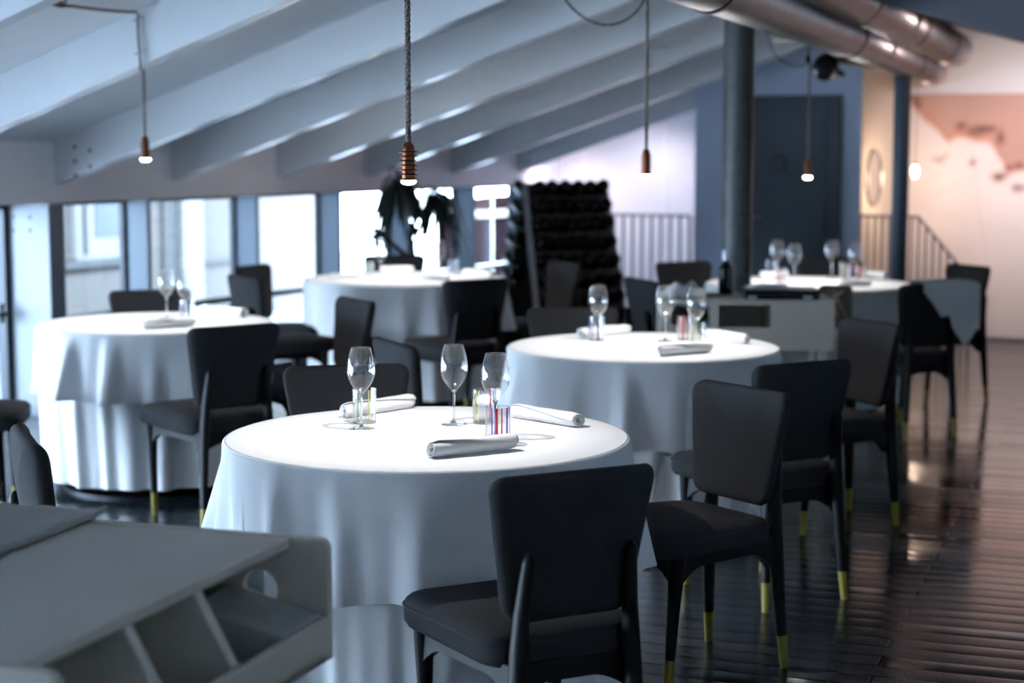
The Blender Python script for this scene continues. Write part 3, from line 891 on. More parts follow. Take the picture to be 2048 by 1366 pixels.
# ------------------------------------------------------------------ chairs
def super_outline(w0, w1, y0, y1, r, n=60):
    """rounded quad: width w0 at y0, w1 at y1"""
    corners = [(-w0 / 2, y0), (w0 / 2, y0), (w1 / 2, y1), (-w1 / 2, y1)]
    pts = []
    m = n // 4
    for i in range(4):
        p = Vector((*corners[i], 0)); a = Vector((*corners[i - 1], 0)); b = Vector((*corners[(i + 1) % 4], 0))
        da = (a - p).normalized(); db = (b - p).normalized()
        for k in range(m):
            t = k / (m - 1)
            q = (p + da * r) * (1 - t) ** 2 + p * 2 * t * (1 - t) + (p + db * r) * t ** 2
            pts.append((q.x, q.y))
    return pts
def make_chair():
    t = thing('dining_chair', '', 'chair')
    # seat cushion
    prof = [(0.90, 0.398), (0.965, 0.400), (0.995, 0.412), (1.0, 0.430), (1.0, 0.448), (0.985, 0.462), (0.95, 0.471), (0.80, 0.479), (0.5, 0.484), (0.2, 0.486)]
    out = super_outline(0.39, 0.465, -0.215, 0.245, 0.085)
    # front edge bows forward
    out = [(x, y + (0.022 * (1 - (x / 0.24) ** 2) if y > 0.05 else 0)) for x, y in out]
    rings = [[(x * k, 0.015 + (y - 0.015) * k, z - 0.010 * max(0, -y) / 0.2) for x, y in out] for k, z in prof]
    MB().rings(rings).build('seat', 'fabric', t, angle=60)
    k, z = 1.002, 0.4505
    ring = [(x * k, 0.015 + (y - 0.015) * k, z - 0.010 * max(0, -y) / 0.2) for x, y in out]
    m = MB(); nn = len(ring)
    rr = []
    for i, p in enumerate(ring):
        a = Vector(ring[(i + 1) % nn]) - Vector(ring[i - 1])
        if a.length < 1e-6: a = Vector((1, 0, 0))
        a.normalize(); b = Vector((0, 0, 1)); cc = a.cross(b)
        rr.append([Vector(p) + cc * 0.003 * math.cos(2 * PI * j / 6) + b * 0.003 * math.sin(2 * PI * j / 6) for j in range(6)])
    vs = [v for r_ in rr for v in r_]
    fs = [(i * 6 + j, i * 6 + (j + 1) % 6, ((i + 1) % nn) * 6 + (j + 1) % 6, ((i + 1) % nn) * 6 + j) for i in range(nn) for j in range(6)]
    m.add(vs, fs); m.build('seat_piping', 'piping', t)
    # backrest: curved padded shell
    bo = super_outline(0.322, 0.432, 0.492, 0.836, 0.048, 72)
    cz = 0.665
    def mid(x, z): return -(0.178 + 0.165 * (z - 0.498)) - 0.042 * (1 - (x / 0.21) ** 2)
    fr = [(1.0, 0.0), (0.985, 0.55), (0.95, 0.85), (0.88, 1.0), (0.7, 1.06), (0.45, 1.12), (0.2, 1.14)]
    th = 0.0215
    rings = []
    def dome(z): # top edge slightly lower in the middle
        return z
    for k, q in reversed(fr): rings.append([(x * k, mid(x * k, cz + (z - cz) * k) - th * min(q, 1.0), cz + (z - cz) * k) for x, z in bo])
    for k, q in fr[1:]: rings.append([(x * k, mid(x * k, cz + (z - cz) * k) + th * q, cz + (z - cz) * k) for x, z in bo])
    MB().rings(rings).build('backrest', 'fabric', t, angle=60)
    # legs
    for sx in (-1, 1):
        path = [(0.172, -0.268, 0.0), (0.166, -0.261, 0.10), (0.159, -0.253, 0.22), (0.152, -0.246, 0.34), (0.146, -0.243, 0.43), (0.140, -0.246, 0.52), (0.1345, -0.256, 0.60), (0.132, -0.262, 0.64), (0.1315, -0.265, 0.657), (0.131, -0.266, 0.666)]
        rad = [0.0115, 0.0155, 0.019, 0.0225, 0.0235, 0.0205, 0.018, 0.0165, 0.012, 0.004]
        path = [(sx * a, b, c) for a, b, c in path]
        lg = MB().tube(path[1:], rad[1:], 14, squash=(0.86, 1.15)).build('rear_leg', 'black_wood', t)
        tip = MB().tube(path[:2], rad[:2], 14, squash=(0.88, 1.17)).build('leg_tip', 'yellow', lg)
        tip['label'] = 'yellow painted leg tip'
        path = [(0.172, 0.185, 0.0), (0.1755, 0.180, 0.10), (0.181, 0.174, 0.24), (0.186, 0.168, 0.36), (0.188, 0.166, 0.402)]
        rad = [0.0125, 0.0145, 0.018, 0.0235, 0.025]
        path = [(sx * a, b, c) for a, b, c in path]
        lg = MB().tube(path[1:], rad[1:], 14).build('front_leg', 'black_wood', t)
        tip = MB().tube(path[:2], rad[:2], 14, squash=(1.02, 1.02)).build('leg_tip', 'yellow', lg)
        tip['label'] = 'yellow painted leg tip'
    # frame under the seat with haunched side rails
    fm = MB()
    def rail(a, b, w, zt, zb, haunch):
        a = Vector(a); b = Vector(b); L = (b - a).length; d = (b - a) / L
        nrm = Vector((-d.y, d.x, 0)) * w / 2
        n = 14; lo = []; 
        for i in range(n + 1):
            q = i / n
            e = min(q, 1 - q) * L
            zz = zb - haunch * max(0, 1 - e / 0.09) ** 1.6
            lo.append((q, zz))
        rings = [[a + d * L * q - nrm + Vector((0, 0, zz)), a + d * L * q + nrm + Vector((0, 0, zz)), a + d * L * q + nrm + Vector((0, 0, zt)), a + d * L * q - nrm + Vector((0, 0, zt))] for q, zz in lo]
        fm.rings(rings)
    for sx in (-1, 1):
        rail((sx * 0.186, 0.168, 0), (sx * 0.150, -0.225, 0), 0.022, 0.402, 0.362, 0.055)
    rail((-0.186, 0.172, 0), (0.186, 0.172, 0), 0.022, 0.402, 0.364, 0.055)
    rail((-0.150, -0.212, 0), (0.150, -0.212, 0), 0.022, 0.402, 0.352, 0.04)
    fm.build('seat_frame', 'black_wood', t, smooth=True, angle=30)
    return t
CHAIRS = [
 (-1.270, 7.274, 36.6, 'black backed dining chair with lit seat edge in front of the left window table'),
 (0.030, 4.063, 27.8, 'nearest dining chair, back turned, in front of the nearest table'),
 (0.499, 5.104, 124.5, 'dining chair facing left at the right side of the nearest table'),
 (0.864, 6.059, 30.1, 'dining chair seen from behind at the front right of the middle right table'),
 (1.274, 7.161, 113.0, 'dining chair facing left at the right of the middle right table, before the trolley'),
 (2.122, 9.524, 28.0, 'dining chair with the grey cloth draped over its back, before the far right table'),
 (2.605, 10.719, 113.0, 'dining chair facing left at the right end of the far right table, by the mural'),
 (-1.763, 8.660, 200.0, 'dining chair between the window and the left window table, only its top showing'),
 (-0.500, 5.520, 192.0, 'dining chair facing the camera behind the nearest table, left of the wine glasses'),
 (0.299, 7.640, 186.0, 'dining chair facing the camera behind the middle right table'),
 (-0.957, 8.222, 118.3, 'dining chair facing left, right of the left window table'),
 (-1.317, 10.020, -56.5, 'blue lit dining chair facing right, front left of the far table by the plant'),
 (-1.385, 10.723, -111.4, 'dark dining chair by the window, left end of the far table by the plant'),
 (-0.321, 9.840, 30.7, 'dining chair seen from behind at the front of the far table by the plant'),
 (0.120, 10.993, 115.8, 'grey dining chair standing in front of the black bottle rack'),
 (-0.755, 11.600, 190.0, 'dining chair behind the far table, below the potted plant'),
 (0.938, 9.741, -70.1, 'blue lit dining chair facing right, left of the rear service trolley'),
 (1.20, 10.92, -152.0, 'dining chair facing the camera just left of the thick steel column'),
 (2.020, 11.200, 165.0, 'dining chair behind the far right table, below the slate door'),
 (-0.220, 6.587, -66.0, 'blue lit dining chair facing right, left of the middle right table'),
 (-0.993, 4.441, -68.3, 'dining chair at the left of the nearest table, its curved back cut by the trolley'),
 (-2.300, 7.250, -82.0, 'dining chair at the left picture edge, only its seat showing'),
 (-1.860, 5.450, 12.0, 'dining chair at the left picture edge, only the corner of its back showing'),
]
chair0 = make_chair()
for i, (x, y, a, lab) in enumerate(CHAIRS):
    c = chair0 if i == 0 else copy_tree(chair0)
    c.location = (x, y, 0); c.rotation_euler = (0, 0, math.radians(a))
    c['label'] = lab; c['category'] = 'chair'; c['group'] = 'charcoal dining chairs around the round tables'

# ------------------------------------------------------------------ tables and cloths
ZC = 0.75
def cloth(R, hem, seed, rtop, folds, amp, flare, corner=0.0, cphase=0.0, zhem_var=0.02, top=True, z_top=ZC, sharp=2.2):
    rnd = random.Random(seed)
    comps = [(folds + k, rnd.uniform(0, 2 * PI), rnd.uniform(0.5, 1.0)) for k in (-3, -1, 0, 2, 5)]
    tot = sum(c[2] for c in comps)
    tilt = [(rnd.choice([2, 3, 5]), rnd.uniform(0, 6.28), rnd.uniform(0.3, 1)) for _ in range(3)]
    NT = 420
    def F(th):
        v = sum(a * math.cos(n_ * th + ph) for n_, ph, a in comps) / tot
        w_ = 0.5 + 0.5 * max(-1, min(1, v * 1.6))
        return w_ ** sharp
    vs = []; fs = []
    rows = []
    er = 0.010
    if top:
        vs.append((0, 0, z_top)); 
        for rr in (0.25, 0.5, 0.75, 0.92, 0.985):
            rows.append([(R * rr * math.cos(2 * PI * k / NT), R * rr * math.sin(2 * PI * k / NT), z_top) for k in range(NT)])
    for q in (0.0, 0.35, 0.7, 1.0):
        a = q * PI / 2
        rows.append([((R - er + er * math.sin(a)) * math.cos(2 * PI * k / NT), (R - er + er * math.sin(a)) * math.sin(2 * PI * k / NT), z_top - er + er * math.cos(a)) for k in range(NT)])
    NR = 26
    for j in range(1, NR + 1):
        t = j / NR
        row = []
        for k in range(NT):
            th = 2 * PI * k / NT
            cc = max(0, math.cos(2 * (th - cphase))) ** 3 if corner else 0
            f_ = F(th + 0.02 * t * math.sin(5 * th + seed))
            r_ = R + flare * t + amp * (f_ - 0.30) * (t ** 0.85) + corner * cc * t ** 1.2
            r_ += 0.004 * math.sin(folds * 2.3 * th + seed) * t
            zh = hem + zhem_var * sum(a * math.sin(n_ * th + ph) for n_, ph, a in tilt) / 2 - (0.02 * cc if corner else 0)
            z = (z_top - er) + (zh - z_top + er) * t
            row.append((r_ * math.cos(th), r_ * math.sin(th), z))
        rows.append(row)
    base = len(vs)
    for r_ in rows: vs += r_
    if top:
        fs += [(0, base + k, base + (k + 1) % NT) for k in range(NT)]
    for j in range(len(rows) - 1):
        for k in range(NT):
            k2 = (k + 1) % NT
            fs.append((base + j * NT + k, base + (j + 1) * NT + k, base + (j + 1) * NT + k2, base + j * NT + k2))
    return MB().add(vs, fs)
TABLES = [  # x, y, D, hem, seed, place, corner phase
 (-0.237, 4.839, 1.137, 0.405, 3, 'nearest table', math.radians(-17)),
 (0.533, 7.077, 1.110, 0.405, 8, 'middle right table', math.radians(30)),
 (-1.651, 8.057, 1.077, 0.455, 21, 'left window table', math.radians(75)),
 (-0.667, 10.843, 1.251, 0.47, 5, 'far table by the plant', math.radians(-35)),
 (1.770, 10.450, 1.220, 0.42, 14, 'far right table', math.radians(20))]
for x, y, D, hem, seed, place, cph in TABLES:
    R = D / 2
    t = thing('round_table', 'round pedestal table under white cloths, the ' + place, 'table', (x, y, 0), 0, 'round restaurant tables')
    MB().lathe([(0, 0.715), (R - 0.03, 0.715), (R - 0.018, 0.722), (R - 0.018, 0.738), (0, 0.74)], 64).build('tabletop', 'table_wood', t)
    MB().lathe([(0.045, 0.02), (0.04, 0.1), (0.04, 0.7), (0.12, 0.714)], 24).build('pedestal', 'black_metal', t)
    MB().lathe([(0, 0.0), (0.43, 0.0), (0.43, 0.012), (0.40, 0.024), (0.06, 0.034), (0, 0.034)], 64).build('base_plate', 'black_metal', t)
    u = cloth(R - 0.006, 0.055, seed + 50, 0, 19, 0.062, -0.045, zhem_var=0.006, top=True, z_top=ZC - 0.004, sharp=1.8).build('under_tablecloth', 'linen', loc=(x, y, 0), angle=70)
    tag(u, 'long white floor length tablecloth under the short one on the ' + place, 'tablecloth', 'floor length white tablecloths')
    o = cloth(R, hem, seed, 0, 15, 0.088, 0.010, corner=0.055, cphase=cph, zhem_var=0.022, sharp=3.0).build('tablecloth', 'linen', loc=(x, y, 0), angle=70)
    tag(o, 'white top tablecloth draped in folds over the ' + place, 'tablecloth', 'short white top tablecloths')

# ------------------------------------------------------------------ glassware
def make_wine():
    t = thing('wine_glass', '', 'wine glass')
    outer = [(0.0035, 0.096), (0.006, 0.100), (0.012, 0.106), (0.022, 0.118), (0.031, 0.131), (0.0375, 0.146), (0.0402, 0.158), (0.0405, 0.166), (0.0398, 0.178), (0.0378, 0.194), (0.0342, 0.212), (0.0300, 0.226), (0.0278, 0.2325)]
    prof = [(r, z) for r, z in outer]
    MB().lathe([(0.0, 0.0985)] + [(r, z) for r, z in prof[1:]], 56, close=False).build('bowl', 'glass', t, angle=80)
    MB().tube([Vector((0.0279 * math.cos(2 * PI * k / 48), 0.0279 * math.sin(2 * PI * k / 48), 0.2325)) for k in range(49)], 0.0009, 6).build('rim', 'solid_glass', t)
    MB().lathe([(0.0, 0.0035), (0.008, 0.0045), (0.0045, 0.010), (0.0032, 0.02), (0.003, 0.05), (0.0032, 0.085), (0.0045, 0.094), (0.009, 0.1005), (0.0, 0.1035)], 24, close=False).build('stem', 'solid_glass', t, angle=80)
    MB().lathe([(0.0, 0.0005), (0.0375, 0.0003), (0.0378, 0.0012), (0.020, 0.0026), (0.007, 0.0048), (0.0, 0.0055)], 48, close=False).build('foot', 'glass', t, angle=80)
    return t
def make_tumbler(kind):
    t = thing('tumbler', '', 'tumbler')
    n = 72; r = 0.035
    table = {'redblue': {1: 38, 2: 46}, }
    lines = {'redblue': {48: 'ink_blue', 52: 'ink_red', 53: 'ink_red', 57: 'ink_red', 62: 'ink_blue', 63: 'ink_blue', 66: 'ink_red', 20: 'ink_blue', 30: 'ink_red', 8: 'ink_blue'},
             'yellow': {46: 'ink_yellow', 50: 'ink_yellow', 58: 'ink_yellow', 66: 'ink_teal', 10: 'ink_yellow', 24: 'ink_teal', 34: 'ink_yellow'},
             'dark': {42: 'ink_yellow', 48: 'ink_yellow', 60: 'ink_red', 64: 'ink_teal', 12: 'ink_red', 26: 'ink_yellow'},
             'blue': {42: 'ink_navy', 48: 'ink_navy', 56: 'ink_teal', 62: 'ink_navy', 14: 'ink_navy', 28: 'ink_navy'},
             'red': {44: 'ink_red', 50: 'ink_red', 51: 'ink_red', 60: 'ink_yellow', 64: 'ink_red', 14: 'ink_red', 30: 'ink_red'}}[kind]
    names = ['glass'] + sorted(set(lines.values()))
    prof = [(0.0, 0.004), (r - 0.0022, 0.004), (r - 0.0014, 0.010), (r - 0.0012, 0.099), (r, 0.1), (r, 0.006), (r - 0.003, 0.0006), (0, 0.0004)]
    MB().lathe(prof, n, close=False, mifun=lambda i, k: names.index(lines[k]) if (k in lines and i == 4) else 0).build('glass_wall', names, t, angle=50)
    MB().lathe([(0.0, 0.0008), (r - 0.004, 0.0008), (r - 0.0025, 0.003), (r - 0.0025, 0.006), (0.0, 0.0065)], 40, close=False).build('glass_base', 'solid_glass', t)
    return t
wine0 = make_wine()
tmb0 = {k: make_tumbler(k) for k in ('redblue', 'yellow', 'dark', 'blue', 'red')}
used_w = [False]; used_t = set()
def put_wine(x, y, lab, rot=0.0):
    o = wine0 if not used_w[0] else copy_tree(wine0); used_w[0] = True
    o.location = (x, y, ZC); o.rotation_euler = (0, 0, rot); o['label'] = lab; o['category'] = 'wine glass'; o['group'] = 'wine glasses on the tables'
def put_tumbler(kind, x, y, lab, rot=0.0):
    o = tmb0[kind] if kind not in used_t else copy_tree(tmb0[kind]); used_t.add(kind)
    o.location = (x, y, ZC); o.rotation_euler = (0, 0, rot); o['label'] = lab; o['category'] = 'tumbler'; o['group'] = 'striped tumblers on the tables'
WINE = [
 (723, 857, 'wine glass on the nearest table, leftmost, before the yellow striped tumbler'),
 (908, 849, 'wine glass on the nearest table, in the middle, standing clear'),
 (991, 873, 'wine glass on the nearest table, behind the red and blue striped tumbler'),
 (1196, 682, 'wine glass on the middle right table, leftmost, beside the blue striped tumbler'),
 (1330, 683, 'wine glass on the middle right table, in the middle'),
 (1392, 690, 'wine glass on the middle right table, rightmost, behind a tumbler'),
 (334, 636, 'wine glass on the left window table, the left of two'),
 (373, 645, 'wine glass on the left window table, the right of two'),
 (761, 556, 'wine glass on the far table by the plant, the left one'),
 (879, 556, 'wine glass on the far table by the plant, the right one'),
 (1554, 557, 'wine glass on the far right table, leftmost of four'),
 (1588, 566, 'wine glass on the far right table, second from left'),
 (1663, 556, 'wine glass on the far right table, third from left'),
 (1711, 564, 'wine glass on the far right table, rightmost of four'),
]
for px, py, lab in WINE:
    q = at_z(px, py, ZC); put_wine(q.x, q.y, lab, px * 0.1)
TUMB = [
 (729, 845, 'yellow', 'yellow striped tumbler on the nearest table behind the left wine glass'),
 (969, 846, 'dark', 'dark yellow striped tumbler on the nearest table behind the right wine glass'),
 (996, 886, 'redblue', 'red and blue striped tumbler on the nearest table before the right wine glass'),
 (1193, 680, 'blue', 'blue striped tumbler on the middle right table, leftmost'),
 (1370, 680, 'red', 'red striped tumbler on the middle right table, in the middle'),
 (1395, 695, 'yellow', 'tumbler with yellow and teal lines on the middle right table, rightmost'),
 (375, 643, 'blue', 'striped tumbler on the left window table beside the wine glasses'),
 (737, 554, 'yellow', 'pale tumbler on the far table by the plant, the left one'),
 (907, 551, 'blue', 'blue tumbler on the far table by the plant, the right one'),
 (1544, 552, 'blue', 'bluish tumbler on the far right table behind the leftmost wine glass'),
 (1562, 569, 'red', 'red striped tumbler on the far right table, front left'),
 (1691, 557, 'dark', 'grey tumbler on the far right table left of the rightmost wine glass'),
 (1722, 564, 'red', 'tumbler with a red line on the far right table, rightmost'),
]
for px, py, k, lab in TUMB:
    q = at_z(px, py, ZC); put_tumbler(k, q.x, q.y, lab, (px - 1024) / -3500.0)

# ------------------------------------------------------------------ rolled napkins
def make_napkin(L, rx, rz, seed, mat='napkin'):
    rnd = random.Random(seed)
    turns = 2.6; n = 84; m = 30
    mb = MB(); vs = []; fs = []
    ph = rnd.uniform(0.4, 0.9)
    for j in range(m + 1):
        x = L * (j / m - 0.5)
        endk = 1 - 0.16 * max(0, abs(2 * j / m - 1) - 0.86) / 0.14
        skew = 1.5 * (j / m - 0.5) + ph          # the loose edge runs diagonally
        wob = 1 + 0.035 * math.sin(7 * j / m + seed) + 0.02 * math.sin(19 * j / m + seed * 2)
        for i in range(n + 1):
            q = i / n
            a = 2 * PI * turns * q + skew - 2.2
            k = (0.30 + 0.70 * q) * wob * endk
            yy = rx * k * math.cos(a); zz = rz * k * math.sin(a)
            # flat where it rests
            zz = max(zz, -rz * 0.86)
            vs.append((x + 0.004 * math.sin(a + seed), yy, zz + rz * 0.88))
    for j in range(m):
        for i in range(n):
            a = j * (n + 1) + i
            fs.append((a, a + 1, a + n + 2, a + n + 1))
    mb.add(vs, fs)
    return mb.build('rolled_napkin', mat, angle=70, solid=0.0022)
NAP = [  # two end pixels on the table, sizes, label
 ((866, 918), (1036, 900), 0.027, 0.023, 'rolled napkin lying on the nearest table in front of the tumblers'),
 ((694, 838), (832, 816), 0.026, 0.023, 'rolled napkin on the nearest table behind the yellow striped tumbler'),
 ((1020, 836), (1152, 857), 0.026, 0.022, 'rolled napkin on the nearest table, right of the tumblers'),
 ((1325, 713), (1426, 705), 0.028, 0.022, 'rolled napkin at the front of the middle right table'),
 ((1165, 676), (1262, 668), 0.027, 0.022, 'rolled napkin at the back left of the middle right table'),
 ((1405, 677), (1490, 689), 0.026, 0.022, 'rolled napkin at the right of the middle right table'),
 ((290, 659), (391, 653), 0.028, 0.022, 'rolled napkin at the front of the left window table'),
 ((395, 628), (484, 636), 0.028, 0.024, 'rolled napkin at the back right of the left window table'),
 ((660, 558), (718, 557), 0.026, 0.017, 'rolled napkin at the left rim of the far table by the plant'),
 ((760, 549), (828, 549), 0.034, 0.028, 'rolled napkin behind the left glasses on the far table by the plant'),
 ((840, 561), (899, 562), 0.030, 0.022, 'rolled napkin at the front of the far table by the plant'),
 ((922, 551), (982, 556), 0.030, 0.024, 'rolled napkin at the right of the far table by the plant'),
 ((1681, 574), (1742, 573), 0.026, 0.020, 'rolled napkin at the front of the far right table'),
 ((1725, 554), (1768, 559), 0.030, 0.024, 'rolled napkin at the right of the far right table'),
 ((1522, 559), (1578, 558), 0.030, 0.026, 'rolled napkin at the left of the far right table'),
]
for i, (a, b, rx, rz, lab) in enumerate(NAP):
    A = at_z(a[0], a[1], ZC); B = at_z(b[0], b[1], ZC)
    o = make_napkin((B - A).length * 0.98, rx, rz, i)
    mid_ = (A + B) / 2
    perp = Vector((-(B - A).y, (B - A).x, 0)).normalized()
    if perp.y < 0: perp = -perp
    o.location = mid_ + perp * rx * 0.6 + Vector((0, 0, 0.0012))
    o.rotation_euler = (0, 0, math.atan2(B.y - A.y, B.x - A.x))
    tag(o, lab, 'napkin', 'white rolled napkins on the tables')

# ------------------------------------------------------------------ service trolleys
def plate(poly3, thick_dir, th, mb):
    """poly3 outline list of (x,y,z); extruded along thick_dir by th"""
    n = len(poly3); d = Vector(thick_dir) * th
    vs = [Vector(p) for p in poly3] + [Vector(p) + d for p in poly3]
    mb.add(vs, [tuple(range(n)), tuple(reversed(range(n, 2 * n)))] + [(k, n + k, n + (k + 1) % n, (k + 1) % n) for k in range(n)])
def round_rect(x0, x1, z0, z1, r, n=6):
    pts = []
    for cx, cz, a0 in ((x1 - r, z0 + r, -PI / 2), (x1 - r, z1 - r, 0), (x0 + r, z1 - r, PI / 2), (x0 + r, z0 + r, PI)):
        for k in range(n + 1):
            a = a0 + PI / 2 * k / n
            pts.append((cx + r * math.cos(a), cz + r * math.sin(a)))
    return pts
def trolley(label, loc, rot, LX, LY, bins, hole=False, panel_openings=(), z1=0.80, z0=0.565, lip=0.085):
    """local frame: bins look to +x, LY runs along y (bins side), LX back in -x"""
    t = thing('service_trolley', label, 'trolley', loc, rot, 'greige service trolleys')
    MB().box(-LX, 0.004, 0.012, LY - 0.012, z1 - 0.022, z1).build('top', 'greige', t, smooth=False, bevel=0.004)
    MB().box(-LX + 0.01, lip, 0.012, LY - 0.012, z0, z0 + 0.018).build('bottom', 'greige', t, smooth=False, bevel=0.002)
    # end panels with rounded outer corner
    for y0, which in ((0.0, 'near'), (LY - 0.018, 'far')):
        out = [(-LX, z0), (lip, z0)]
        r = 0.022
        out += [(lip - r + r * math.cos(a), z1 + 0.002 - r + r * math.sin(a)) for a in [PI / 2 * k / 6 for k in range(7)]]
        out += [(-LX, z1 + 0.002)]
        mb = MB()
        if which == 'far' and hole:
            # panel with a round hand hole, built as a strip around the hole
            cx, cz, rr = hole
            N = 40
            inner = [(cx + rr * math.cos(2 * PI * k / N), cz + rr * math.sin(2 * PI * k / N)) for k in range(N)]
            # outer loop sampled at the same angles
            def hit(a):
                best = None
                d = (math.cos(a), math.sin(a))
                for i in range(len(out)):
                    p = out[i]; q = out[(i + 1) % len(out)]
                    ex, ez = q[0] - p[0], q[1] - p[1]
                    den = d[0] * ez - d[1] * ex
                    if abs(den) < 1e-9: continue
                    tt = ((p[0] - cx) * ez - (p[1] - cz) * ex) / den
                    uu = ((p[0] - cx) * d[1] - (p[1] - cz) * d[0]) / den
                    if tt > 0 and -1e-6 <= uu <= 1 + 1e-6 and (best is None or tt < best): best = tt
                return (cx + d[0] * best, cz + d[1] * best)
            angs = sorted(set([2 * PI * k / N for k in range(N)] + [math.atan2(z - cz, x - cx) % (2 * PI) for x, z in out]))
            inn = [(cx + rr * math.cos(a), cz + rr * math.sin(a)) for a in angs]; ou = [hit(a) for a in angs]
            n_ = len(angs)
            rings = [[(x, y0, z) for x, z in ou], [(x, y0, z) for x, z in inn], [(x, y0 + 0.018, z) for x, z in inn], [(x, y0 + 0.018, z) for x, z in ou], [(x, y0, z) for x, z in ou]]
            mb.rings(rings, False, False)
        elif which == 'near' and panel_openings:
            # panel made as a frame around rectangular openings
            xs = sorted(set([-LX, lip] + [v for o_ in panel_openings for v in o_[:2]]))
            zs = sorted(set([z0, z1] + [v for o_ in panel_openings for v in o_[2:]]))
            for xa, xb in zip(xs, xs[1:]):
                for za, zb in zip(zs, zs[1:]):
                    if any(o_[0] - 1e-6 <= xa and xb <= o_[1] + 1e-6 and o_[2] - 1e-6 <= za and zb <= o_[3] + 1e-6 for o_ in panel_openings): continue
                    mb.box(xa, xb, y0, y0 + 0.018, za, zb)
        else:
            plate([(x, y0, z) for x, z in out], (0, 1, 0), 0.018, mb)
        mb.build('end_panel', 'greige', t, smooth=False)
    # front lip board
    MB().box(lip - 0.016, lip, 0.016, LY - 0.016, z0, z0 + 0.085).build('front_board', 'greige', t, smooth=False, bevel=0.003)
    # inner back wall of the bins, then slanted dividers
    MB().box(-0.30, -0.288, 0.016, LY - 0.016, z0 + 0.018, z1 - 0.022).build('bin_back', 'greige_shade_brown', t, smooth=False)
    for yb in bins:
        poly = [(-0.288, z0 + 0.018), (lip - 0.016, z0 + 0.018), (lip - 0.016, z0 + 0.088), (0.0, z1 - 0.022), (-0.288, z1 - 0.022)]
        mb = MB(); plate([(x, yb - 0.006, z) for x, z in poly], (0, 1, 0), 0.028, mb)
        mb.build('divider', 'greige', t, smooth=False, bevel=0.003)
    MB().box(-LX, -LX + 0.012, 0.016, LY - 0.016, z0, z1 - 0.022).build('back_panel', 'greige_shade_brown', t, smooth=False)
    for lx in (-LX + 0.05, -0.04):
        for ly in (0.05, LY - 0.05):
            lg = MB().box(lx - 0.016, lx + 0.016, ly - 0.016, ly + 0.016, 0.075, z0).build('leg', 'greige', t, smooth=False, bevel=0.003)
            MB().tube([(lx - 0.012, ly, 0.036), (lx + 0.012, ly, 0.036)], 0.036, 20).tube([(lx, ly, 0.04), (lx, ly, 0.078)], 0.008, 8).build('castor', 'black_metal', lg)
    MB().box(-LX + 0.03, -0.02, 0.03, LY - 0.03, 0.20, 0.216).build('shelf', 'greige', t, smooth=False)
    return t
# foreground trolley: top corner at far end, edge runs towards the camera
c0 = at_z(575, 1075, 0.80); c1 = at_z(25, 1332, 0.80)
dirv = (c0 - c1); LYF = dirv.length + 0.036; dirv.normalize()
rotF = math.atan2(dirv.y, dirv.x) - PI / 2
origin = c1 - dirv * 0.018
def loc_in(t_loc, rot, q):
    d = Vector(q) - Vector(t_loc); return Vector((d.x * math.cos(-rot) - d.y * math.sin(-rot), d.x * math.sin(-rot) + d.y * math.cos(-rot), d.z))
# hand hole position in the far end panel
r_ = ray(520, 1176); yaxis = Vector((math.cos(rotF + PI / 2), math.sin(rotF + PI / 2), 0)); xaxis = Vector((math.cos(rotF), math.sin(rotF), 0))
pl = origin + yaxis * (LYF - 0.018)
tt = (pl - Vector((0, 0, EYE))).dot(yaxis) / r_.dot(yaxis); hq = Vector((0, 0, EYE)) + r_ * tt
hx = (hq - origin).dot(xaxis)
tf = trolley('greige service trolley filling the lower left corner, with slanted open bins', (origin.x, origin.y, 0), rotF, 1.0, LYF,
             (LYF * 0.30 + 0.045, LYF * 0.36 + 0.22), hole=(hx, hq.z, 0.038))
def on_trolley(x, y, z): return Vector((origin.x, origin.y, 0)) + xaxis * x + yaxis * y + Vector((0, 0, z))
# book like box of folded napkins in its far bin
o = MB().box(-0.10, 0.10, -0.085, 0.085, 0, 0.078).build('folded_cloth_stack', 'grey_cloth', loc=on_trolley(-0.035, LYF - 0.115, 0.606), rot=(0.0, 0.22, rotF), bevel=0.006)
tag(o, 'grey folded cloth lying in the far bin of the foreground trolley', 'cloth')
# cloth spread on its top at the left
A = at_z(216, 1030, 0.80); B = at_z(-160, 1178, 0.80)
dd = (B - A); ddn = dd.normalized(); pp = Vector((ddn.y, -ddn.x, 0))
if pp.y < 0: pp = -pp
mb = MB(); nx, ny = 26, 12
from mathutils import noise as mnoise
vs = []
for j in range(ny + 1):
    for i in range(nx + 1):
        q = A + dd * (i / nx) + pp * (0.26 * j / ny)
        q.z = 0.8035 + 0.007 * (0.5 + 0.5 * mnoise.noise(Vector((q.x * 14, q.y * 14, 0)))) + (0.008 if j == 0 and i < 2 else 0)
        vs.append(q)
fs = [(j * (nx + 1) + i, j * (nx + 1) + i + 1, (j + 1) * (nx + 1) + i + 1, (j + 1) * (nx + 1) + i) for j in range(ny) for i in range(nx)]
mb.add(vs, fs)
tag(mb.build('spread_cloth', 'grey_cloth', solid=0.006), 'pale cloth lying on top of the foreground trolley at the left edge', 'cloth')

# rear trolley
nr = at_z(1665, 600, 0.80)
tb = trolley('greige service trolley in front of the thick column, with two openings in its end', (nr.x, nr.y, 0), math.radians(-2), 0.85, 0.46,
             (0.20,), panel_openings=((-0.565, -0.305, 0.66, 0.775), (-0.80, -0.61, 0.67, 0.775)), z0=0.545, lip=0.012)
